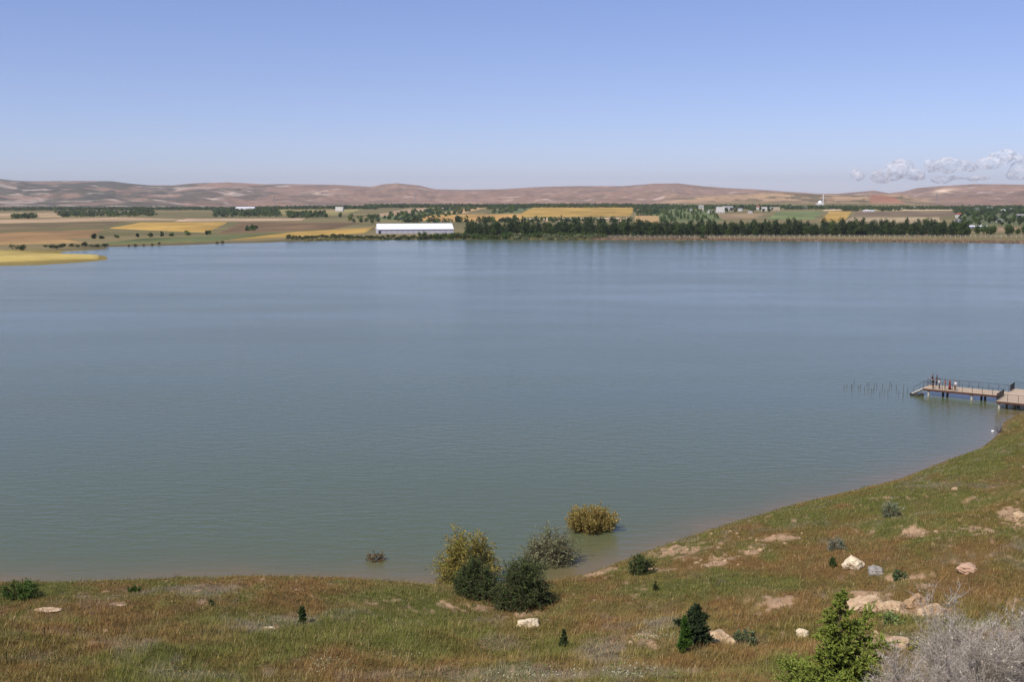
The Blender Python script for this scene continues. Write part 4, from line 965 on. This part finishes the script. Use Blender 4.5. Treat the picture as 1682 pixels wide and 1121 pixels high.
# reeds and rough grass along the far waterline
def far_reeds():
    n = 22000; i = rng.integers(2, len(FP) - 2, n); 
    seg = np.linalg.norm(np.diff(FP[1:-1], axis=0), axis=1); pr = seg / seg.sum(); i = rng.choice(len(seg), n, p=pr); t_ = rng.random((n, 1)); X = FP[1:-1][i] * (1 - t_) + FP[1:-1][i + 1] * t_
    X = X + rng.normal(size=X.shape) * np.array([3, 7]); X[:, 1] += 8
    m = ~inside(X[:, 0], X[:, 1], LAKE) & (X[:, 0] / X[:, 1] > -.19); X = X[m]; z_ = terrain(X[:, 0], X[:, 1]); P = np.stack([X[:, 0], X[:, 1], z_ + .35], 1)
    cc = np.where((X[:, 0] > 60)[:, None], np.array(S(158, 130, 104)), np.array(S(140, 130, 80)))
    V, F, C = quads(P, .9 * (.6 + .8 * rng.random(len(P))), 1.5, np.tile([[0, 0, 1.]], (len(P), 1)), GRT); C = np.repeat(cc * (.75 + .5 * rng.random((len(P), 1))), 4, 0)
    o = np_mesh('shore_reeds', V, F, LEAF, C); o['label'] = 'dry reeds and rough grass along the far waterline'; tag(o, kind='stuff')
far_reeds()

# ------------------------------------------------------------------ fence on the far shore
FW = mat('white_post', S(206, 196, 182), .8, .1)
fe = empty('shore_fence', (70, 872, tz(70, 872)))
tag(fe, 'long white post and rail fence between the tree belt and the far waterline', 'fence')
fx0, fx1 = 70.0, 432.0; nf = 92
pts = [(fx0 + (fx1 - fx0) * k / nf, 872 - max(0, (fx0 + (fx1 - fx0) * k / nf - 200)) * .035) for k in range(nf + 1)]
rm = MB()
for k, (x_, y_) in enumerate(pts):
    z_ = tz(x_, y_); m_ = MB(); m_.bar((x_ - 70, y_ - 872, z_ - tz(70, 872) - .2), (x_ - 70, y_ - 872, z_ - tz(70, 872) + 2.0), .17, .15, 5); m_.build('post', FW, fe)
    if k:
        for hh in (1.85, 1.1): rm.bar((px_ - 70, py_ - 872, pz_ - tz(70, 872) + hh), (x_ - 70, y_ - 872, z_ - tz(70, 872) + hh), .05, .05, 4)
    px_, py_, pz_ = x_, y_, z_
rm.build('rail', FW, fe)

# ------------------------------------------------------------------ buildings
WHW = mat('white_wall', S(226, 220, 212), .8, .05, .5); GLS = mat('window_dark', S(60, 64, 72), .3, .1); RRF = mat('red_roof', S(150, 84, 66), .8, .12, 1); GRF = mat('grey_roof', S(150, 146, 142), .7, .1, 1); WRF = mat('white_roof', S(236, 236, 236), .6, .03, .6)
PVC = mat('greenhouse_film', S(238, 238, 240), .5, .03, .8); PV2 = mat('greenhouse_wall', S(196, 192, 200), .5, .06, .8)
def building(name, label, px, pyb, wpx, pyt, D, walls, roofm, roof='flat', cat='building', rot=0.0, z=4, win=3, group=None, zb=None):
    x_, y_, z0 = hit(px, pyb); W = wpx / FPX * y_; H = max(2.4, HC + ray(px, pyt)[2] / ray(px, pyt)[1] * y_ - z0)
    t = empty(name, (x_, y_ + D / 2, z0), rot)
    hw = H if roof == 'flat' else H * .68
    MB().box((0, 0, hw / 2 - .3), (W, D, hw + .6)).build('wall', walls, t)
    if roof == 'flat':
        MB().box((0, 0, hw + .15), (W + .5, D + .5, .3)).build('roof', roofm, t)
    else:
        m_ = MB(); a, b = W / 2 + .4, D / 2 + .4
        lo_ = [(-a, -b, hw + .003), (a, -b, hw + .003), (a, b, hw + .003), (-a, b, hw + .003)]; r1 = (-a, 0, H); r2 = (a, 0, H)
        m_.face([lo_[0], lo_[1], r2, r1]); m_.face([lo_[2], lo_[3], r1, r2]); m_.face([lo_[1], lo_[2], r2]); m_.face([lo_[3], lo_[0], r1]); m_.face(lo_[::-1]); m_.build('roof', roofm, t)
    for k in range(win):
        wx = -W / 2 + W * (k + .5) / win
        if k == win // 2: MB().box((wx, -D / 2 - .03, 1.05), (1.3, .1, 2.1)).build('door', GLS, t)
        else: MB().box((wx, -D / 2 - .03, min(1.7, hw * .55)), (min(1.6, W / win * .5), .1, min(1.2, hw * .35))).build('window', GLS, t)
    return tag(t, label, cat, group)
# greenhouse
gx0, gy0 = at_z(621, 383, 2); gx1, gy1 = at_z(745, 382.2, 2)
d_ = np.array([gx1 - gx0, gy1 - gy0]); Lg = float(np.linalg.norm(d_)); rot_ = math.atan2(d_[1], d_[0]); gz = tz(gx0, gy0)
gh = empty('greenhouse', (gx0, gy0, gz), rot_); tag(gh, 'long white greenhouse with a bright gabled roof by the far shore', 'greenhouse')
Dg = 20.0; hw = 3.7
MB().box((Lg / 2, Dg / 2, hw / 2 - .4), (Lg, Dg, hw + .8)).build('wall', PV2, gh)
m_ = MB(); a, b, c_ = -.3, Lg + .3, Dg + .3
m_.face([(a, -.3, hw + .01), (b, -.3, hw + .01), (b, Dg * .5, hw + 4.9), (a, Dg * .5, hw + 4.9)]); m_.face([(b, c_, hw + .01), (a, c_, hw + .01), (a, Dg * .5, hw + 4.9), (b, Dg * .5, hw + 4.9)])
m_.face([(b, -.3, hw + .01), (b, c_, hw + .01), (b, Dg * .5, hw + 4.9)]); m_.face([(a, c_, hw + .01), (a, -.3, hw + .01), (a, Dg * .5, hw + 4.9)]); m_.face([(a, -.3, hw + .01), (a, c_, hw + .01), (b, c_, hw + .01), (b, -.3, hw + .01)]); m_.build('roof', PVC, gh)
for k in range(14): MB().box((Lg * (k + .5) / 14, -.06, hw / 2), (.18, .12, hw)).build('frame_post', GRF, gh)
MB().box((1.5, -.08, 1.2), (2.2, .1, 2.4)).build('door', GLS, gh); MB().box((Lg / 2, -.35, hw - .1), (Lg, .25, .22)).build('gutter', GRF, gh)
building('farmhouse', 'white two-storey farmhouse behind the tree belt', 1184, 350, 12, 340, 12, WHW, WRF, 'flat', win=3)
building('farmhouse', 'white house with pale roof just right of and behind the two-storey farmhouse', 1196, 347, 16, 338.5, 12, WHW, GRF, 'gable', win=4)
building('farmhouse', 'small pale house with a tower, left of the white two-storey farmhouse', 1152, 347, 8, 337, 9, mat('cream_wall', S(206, 196, 176), .8, .06), GRF, 'gable', win=3)
building('farmhouse', 'small white house among trees right of the farmhouse', 1246, 345, 5, 338, 9, WHW, RRF, 'gable', win=2)
building('farmhouse', 'small white house at the right end of the farm trees', 1256, 347, 8, 340, 9, WHW, GRF, 'flat', win=2)
building('farmhouse', 'beige flat house left of the mosque', 1276, 347, 10, 340, 10, mat('beige_wall', S(196, 178, 150), .8, .06), GRF, 'flat', win=3)
building('shed', 'long low white shed right of the mosque', 1428, 348.5, 17, 345, 10, WHW, WRF, 'gable', 'shed', win=4)
building('shed', 'white polytunnel shed at right, left one of the pair', 1598, 376, 15, 370.5, 8, PV2, PVC, 'gable', 'shed', win=3)
building('shed', 'white polytunnel shed at right, right one of the pair', 1615, 376, 14, 370.5, 8, PV2, PVC, 'gable', 'shed', win=3)
building('shed', 'white shed among trees at the upper right', 1648, 350, 7, 344, 9, WHW, WRF, 'gable', 'shed', win=2)
building('farmhouse', 'small house with pinkish red roof above the polytunnel sheds', 1576, 358, 7, 350, 8, WHW, RRF, 'gable', win=2)
building('warehouse', 'long white warehouse on the plain at left', 402, 346.5, 30, 340, 20, WHW, WRF, 'gable', 'warehouse', win=6)
building('warehouse', 'white block building left of the orchard', 557, 348, 12, 340, 14, WHW, WRF, 'flat', 'warehouse', win=4)
hp = None
for k, (px, py) in enumerate(((1136, 348), (1168, 351), (1216, 347), (1232, 351), (1268, 344), (1300, 343), (1322, 344), (1458, 344), (1478, 344.5), (1500, 344), (1604, 347), (1626, 345), (1662, 347), (1676, 359), (1573, 366), (1640, 366))):
    if hp is None: hp = building('small_house', 'tiny pale house among the trees far across the plain', px, py, 6, py - 5, 8, WHW, GRF, 'gable', 'house', win=2, group='small houses far across the plain'); o = hp
    else:
        o = copy_tree(hp); x_, y_, z_ = hit(px, py); o.location = (x_, y_, z_); s = .7 + .5 * rng.random(); o.scale = (s * (.8 + .6 * rng.random()), s, s); o.rotation_euler = (0, 0, rng.normal() * .5)
# straw stack
x_, y_, _z = hit(1063, 366); zz = tz(x_, y_); W_ = 38 / FPX * y_; ss = empty('straw_stack', (x_, y_ + 4, zz)); tag(ss, 'large flat-topped tan straw stack beside the big golden field', 'straw stack')
STRW = mat('straw', S(216, 180, 130), .95, .12, .8, .6)
nb_ = 9
for lv in range(4):
    for k in range(nb_): MB().box((-W_ / 2 + W_ * (k + .5) / nb_, rng.normal() * .08, 1.0 + lv * 2.0), (W_ / nb_ - .07, 7, 1.94)).build('bale', STRW, ss)
# mosque
x_, y_ = 2650 * (1343 - 841) / 1800, 2650.0; zz = tz(x_, y_) + 0; mq = empty('mosque', (x_, y_, zz)); tag(mq, 'white mosque with a dome and one slim minaret on the horizon', 'mosque')
top = HC + (328 - 334) / 1800 * 2650 - zz; MB().box((0, 0, top / 2 - 1), (16, 16, top + 2)).build('wall', WHW, mq)
bm = bmesh.new(); bmesh.ops.create_uvsphere(bm, u_segments=24, v_segments=12, radius=5.2); bmesh.ops.translate(bm, vec=(0, 0, top + 1.2), verts=bm.verts); me = bpy.data.meshes.new('dome'); bm.to_mesh(me); bm.free(); me.materials.append(WRF); o = bpy.data.objects.new('dome', me); col.objects.link(o); o.parent = mq
MB().bar((0, 0, top), (0, 0, top + 1.6), 5.8, 5.6, 16).build('drum', WHW, mq)
mh = HC + (328 - 317) / 1800 * 2650 - zz
mm = MB().bar((5, -9, -1), (5, -9, mh * .8), 1.3, 1.1, 12); mm.bar((5, -9, mh * .62), (5, -9, mh * .65), 1.9, 1.9, 12); mm.bar((5, -9, mh * .8), (5, -9, mh), 1.1, .05, 12); mm.build('minaret', WHW, mq)
for k in range(4): MB().box((-6 + 4 * k, -8.05, top * .5), (1.3, .2, top * .4)).build('window', GLS, mq)
# pylons
for k, (px, lab) in enumerate(((88, 'faint lattice pylon before the hills at far left'), (684, 'faint lattice pylon before the rounded middle hill'), (1533, 'lattice pylon on the plain at right'), (454, 'faint lattice pylon left of the rounded middle hill'))):
    y_ = 3150.0; x_ = (px - 841) / 1800 * y_; zz = tz(x_, y_); m_ = MB(); Hp = 34; n_ = 7
    for sx in (-1, 1):
        for sy in (-1, 1): m_.bar((sx * 3, sy * 3, -1), (sx * .5, sy * .5, Hp), .22, .14, 4)
    for q in range(n_):
        z1_, z2_ = Hp * q / n_, Hp * (q + 1) / n_; w1 = 3 - 2.5 * q / n_; w2 = 3 - 2.5 * (q + 1) / n_
        for sy in (-1, 1): m_.bar((-w1, sy * w1, z1_), (w2, sy * w2, z2_), .1, .1, 3); m_.bar((w1, sy * w1, z1_), (-w2, sy * w2, z2_), .1, .1, 3)
    for hh, ww in ((Hp * .95, 4), (Hp * .82, 6), (Hp * .69, 4.5)): m_.bar((-ww, 0, hh), (ww, 0, hh), .2, .2, 4)
    o = m_.build('pylon', mat('grey_steel', S(130, 130, 134), .5, .1)); o.location = (x_, y_, zz); tag(o, lab, 'pylon')

# ------------------------------------------------------------------ clouds far behind the hills
cmat = bpy.data.materials.new('cloud_vapour'); cmat.use_nodes = True; cn_ = cmat.node_tree; cn_.nodes.clear(); CN = cn_.nodes.new; CL = cn_.links.new
co = CN('ShaderNodeOutputMaterial'); cg = CN('ShaderNodeNewGeometry'); cno = CN('ShaderNodeTexNoise'); cno.inputs['Scale'].default_value = .0065; cno.inputs['Detail'].default_value = 6; cno.inputs['Roughness'].default_value = .62
cmr = CN('ShaderNodeMapRange'); cmr.inputs[1].default_value = .40; cmr.inputs[2].default_value = .66; cmr.inputs[3].default_value = .04; cmr.inputs[4].default_value = .62
cdf = CN('ShaderNodeBsdfDiffuse'); cdf.inputs[0].default_value = (.98, .94, .90, 1); ctl = CN('ShaderNodeBsdfTranslucent'); ctl.inputs[0].default_value = (.95, .95, .95, 1); ctr = CN('ShaderNodeBsdfTransparent')
cm1 = CN('ShaderNodeMixShader'); cm1.inputs[0].default_value = .12; cm2 = CN('ShaderNodeMixShader')
CL(cg.outputs['Position'], cno.inputs['Vector']); CL(cno.outputs['Fac'], cmr.inputs[0]); CL(cdf.outputs[0], cm1.inputs[1]); CL(ctl.outputs[0], cm1.inputs[2]); CL(cmr.outputs[0], cm2.inputs[0]); CL(ctr.outputs[0], cm2.inputs[1]); CL(cm1.outputs[0], cm2.inputs[2]); CL(cm2.outputs[0], co.inputs['Surface'])
ctex = bpy.data.textures.new('puffs', 'CLOUDS'); ctex.noise_scale = 330; ctex.noise_depth = 3
ctex2 = bpy.data.textures.new('small_puffs', 'CLOUDS'); ctex2.noise_scale = 110; ctex2.noise_depth = 2
CY_ = 22500.0
def cloud(label, puffs):
    pxm = sum(p[0] for p in puffs) / len(puffs); pym = sum(p[1] for p in puffs) / len(puffs); o0 = Vector(((pxm - 841) / 1800 * CY_ , CY_, HC + (328 - pym) / 1800 * CY_))
    bm = bmesh.new()
    for px, py, rx, ry in puffs:
        c = Vector(((px - 841) / 1800 * CY_, CY_ + rng.normal() * 100, HC + (328 - py) / 1800 * CY_)) - o0
        r_ = bmesh.ops.create_icosphere(bm, subdivisions=3, radius=1); k = CY_ / 1800
        bmesh.ops.scale(bm, vec=(rx * k * 1.2, max(rx, ry) * k * 1.1, ry * k * 1.2), verts=r_['verts']); bmesh.ops.translate(bm, vec=c, verts=r_['verts'])
    me = bpy.data.meshes.new('cloud'); bm.to_mesh(me); bm.free(); me.materials.append(cmat); o = bpy.data.objects.new('cloud', me); col.objects.link(o); o.location = o0
    rm_ = o.modifiers.new('merge', 'REMESH'); rm_.mode = 'VOXEL'; rm_.voxel_size = 24
    dm = o.modifiers.new('puff', 'DISPLACE'); dm.texture = ctex; dm.texture_coords = 'LOCAL'; dm.strength = 190; dm.mid_level = .55
    d2 = o.modifiers.new('puff_small', 'DISPLACE'); d2.texture = ctex2; d2.texture_coords = 'LOCAL'; d2.strength = 60; rm_.use_smooth_shade = True; d2.mid_level = .5
    return tag(o, label, 'cloud', 'clouds above the right-hand hills')
cloud('small isolated faint cloud wisp, leftmost of the clouds', [(1403, 290, 7, 6), (1407, 284, 5, 4), (1399, 284, 4, 3)])
cloud('pale rounded cloud above the notch between the hills', [(1440, 288, 14, 9), (1462, 280, 18, 12), (1476, 274, 14, 10), (1488, 288, 16, 8), (1455, 292, 22, 5)])
cloud('broad flat-bottomed cloud in the middle of the cloud row', [(1522, 272, 14, 9), (1545, 270, 18, 10), (1568, 274, 18, 8), (1585, 277, 10, 5)])
cloud('highest cloud of the row, rising towards the right', [(1612, 268, 16, 8), (1634, 260, 16, 9), (1652, 255, 14, 8), (1662, 260, 10, 7)])
cloud('cloud cut by the right edge of the picture', [(1672, 278, 14, 14), (1688, 268, 16, 16), (1660, 288, 12, 6), (1710, 275, 20, 14)])
cloud('thin low strip of cloud lying just above the right hills', [(1505, 293, 10, 2.2), (1540, 295, 14, 2.4), (1590, 294, 16, 2.2), (1562, 293, 14, 1.8)])

# ------------------------------------------------------------------ haze: the air between here and the hills
hz = MB(); hz.box((0, 8000, 180), (26000, 18600, 400)); hz = hz.build('haze', bpy.data.materials.new('air')); hm = hz.data.materials[0]; hm.use_nodes = True
hn = hm.node_tree; hn.nodes.clear(); ho = hn.nodes.new('ShaderNodeOutputMaterial'); pv = hn.nodes.new('ShaderNodeVolumePrincipled')
pv.inputs['Color'].default_value = (.90, .94, 1.0, 1); pv.inputs['Density'].default_value = 4.6e-5; pv.inputs['Anisotropy'].default_value = .3
hn.links.new(pv.outputs[0], ho.inputs['Volume']); tag(hz, kind='stuff')
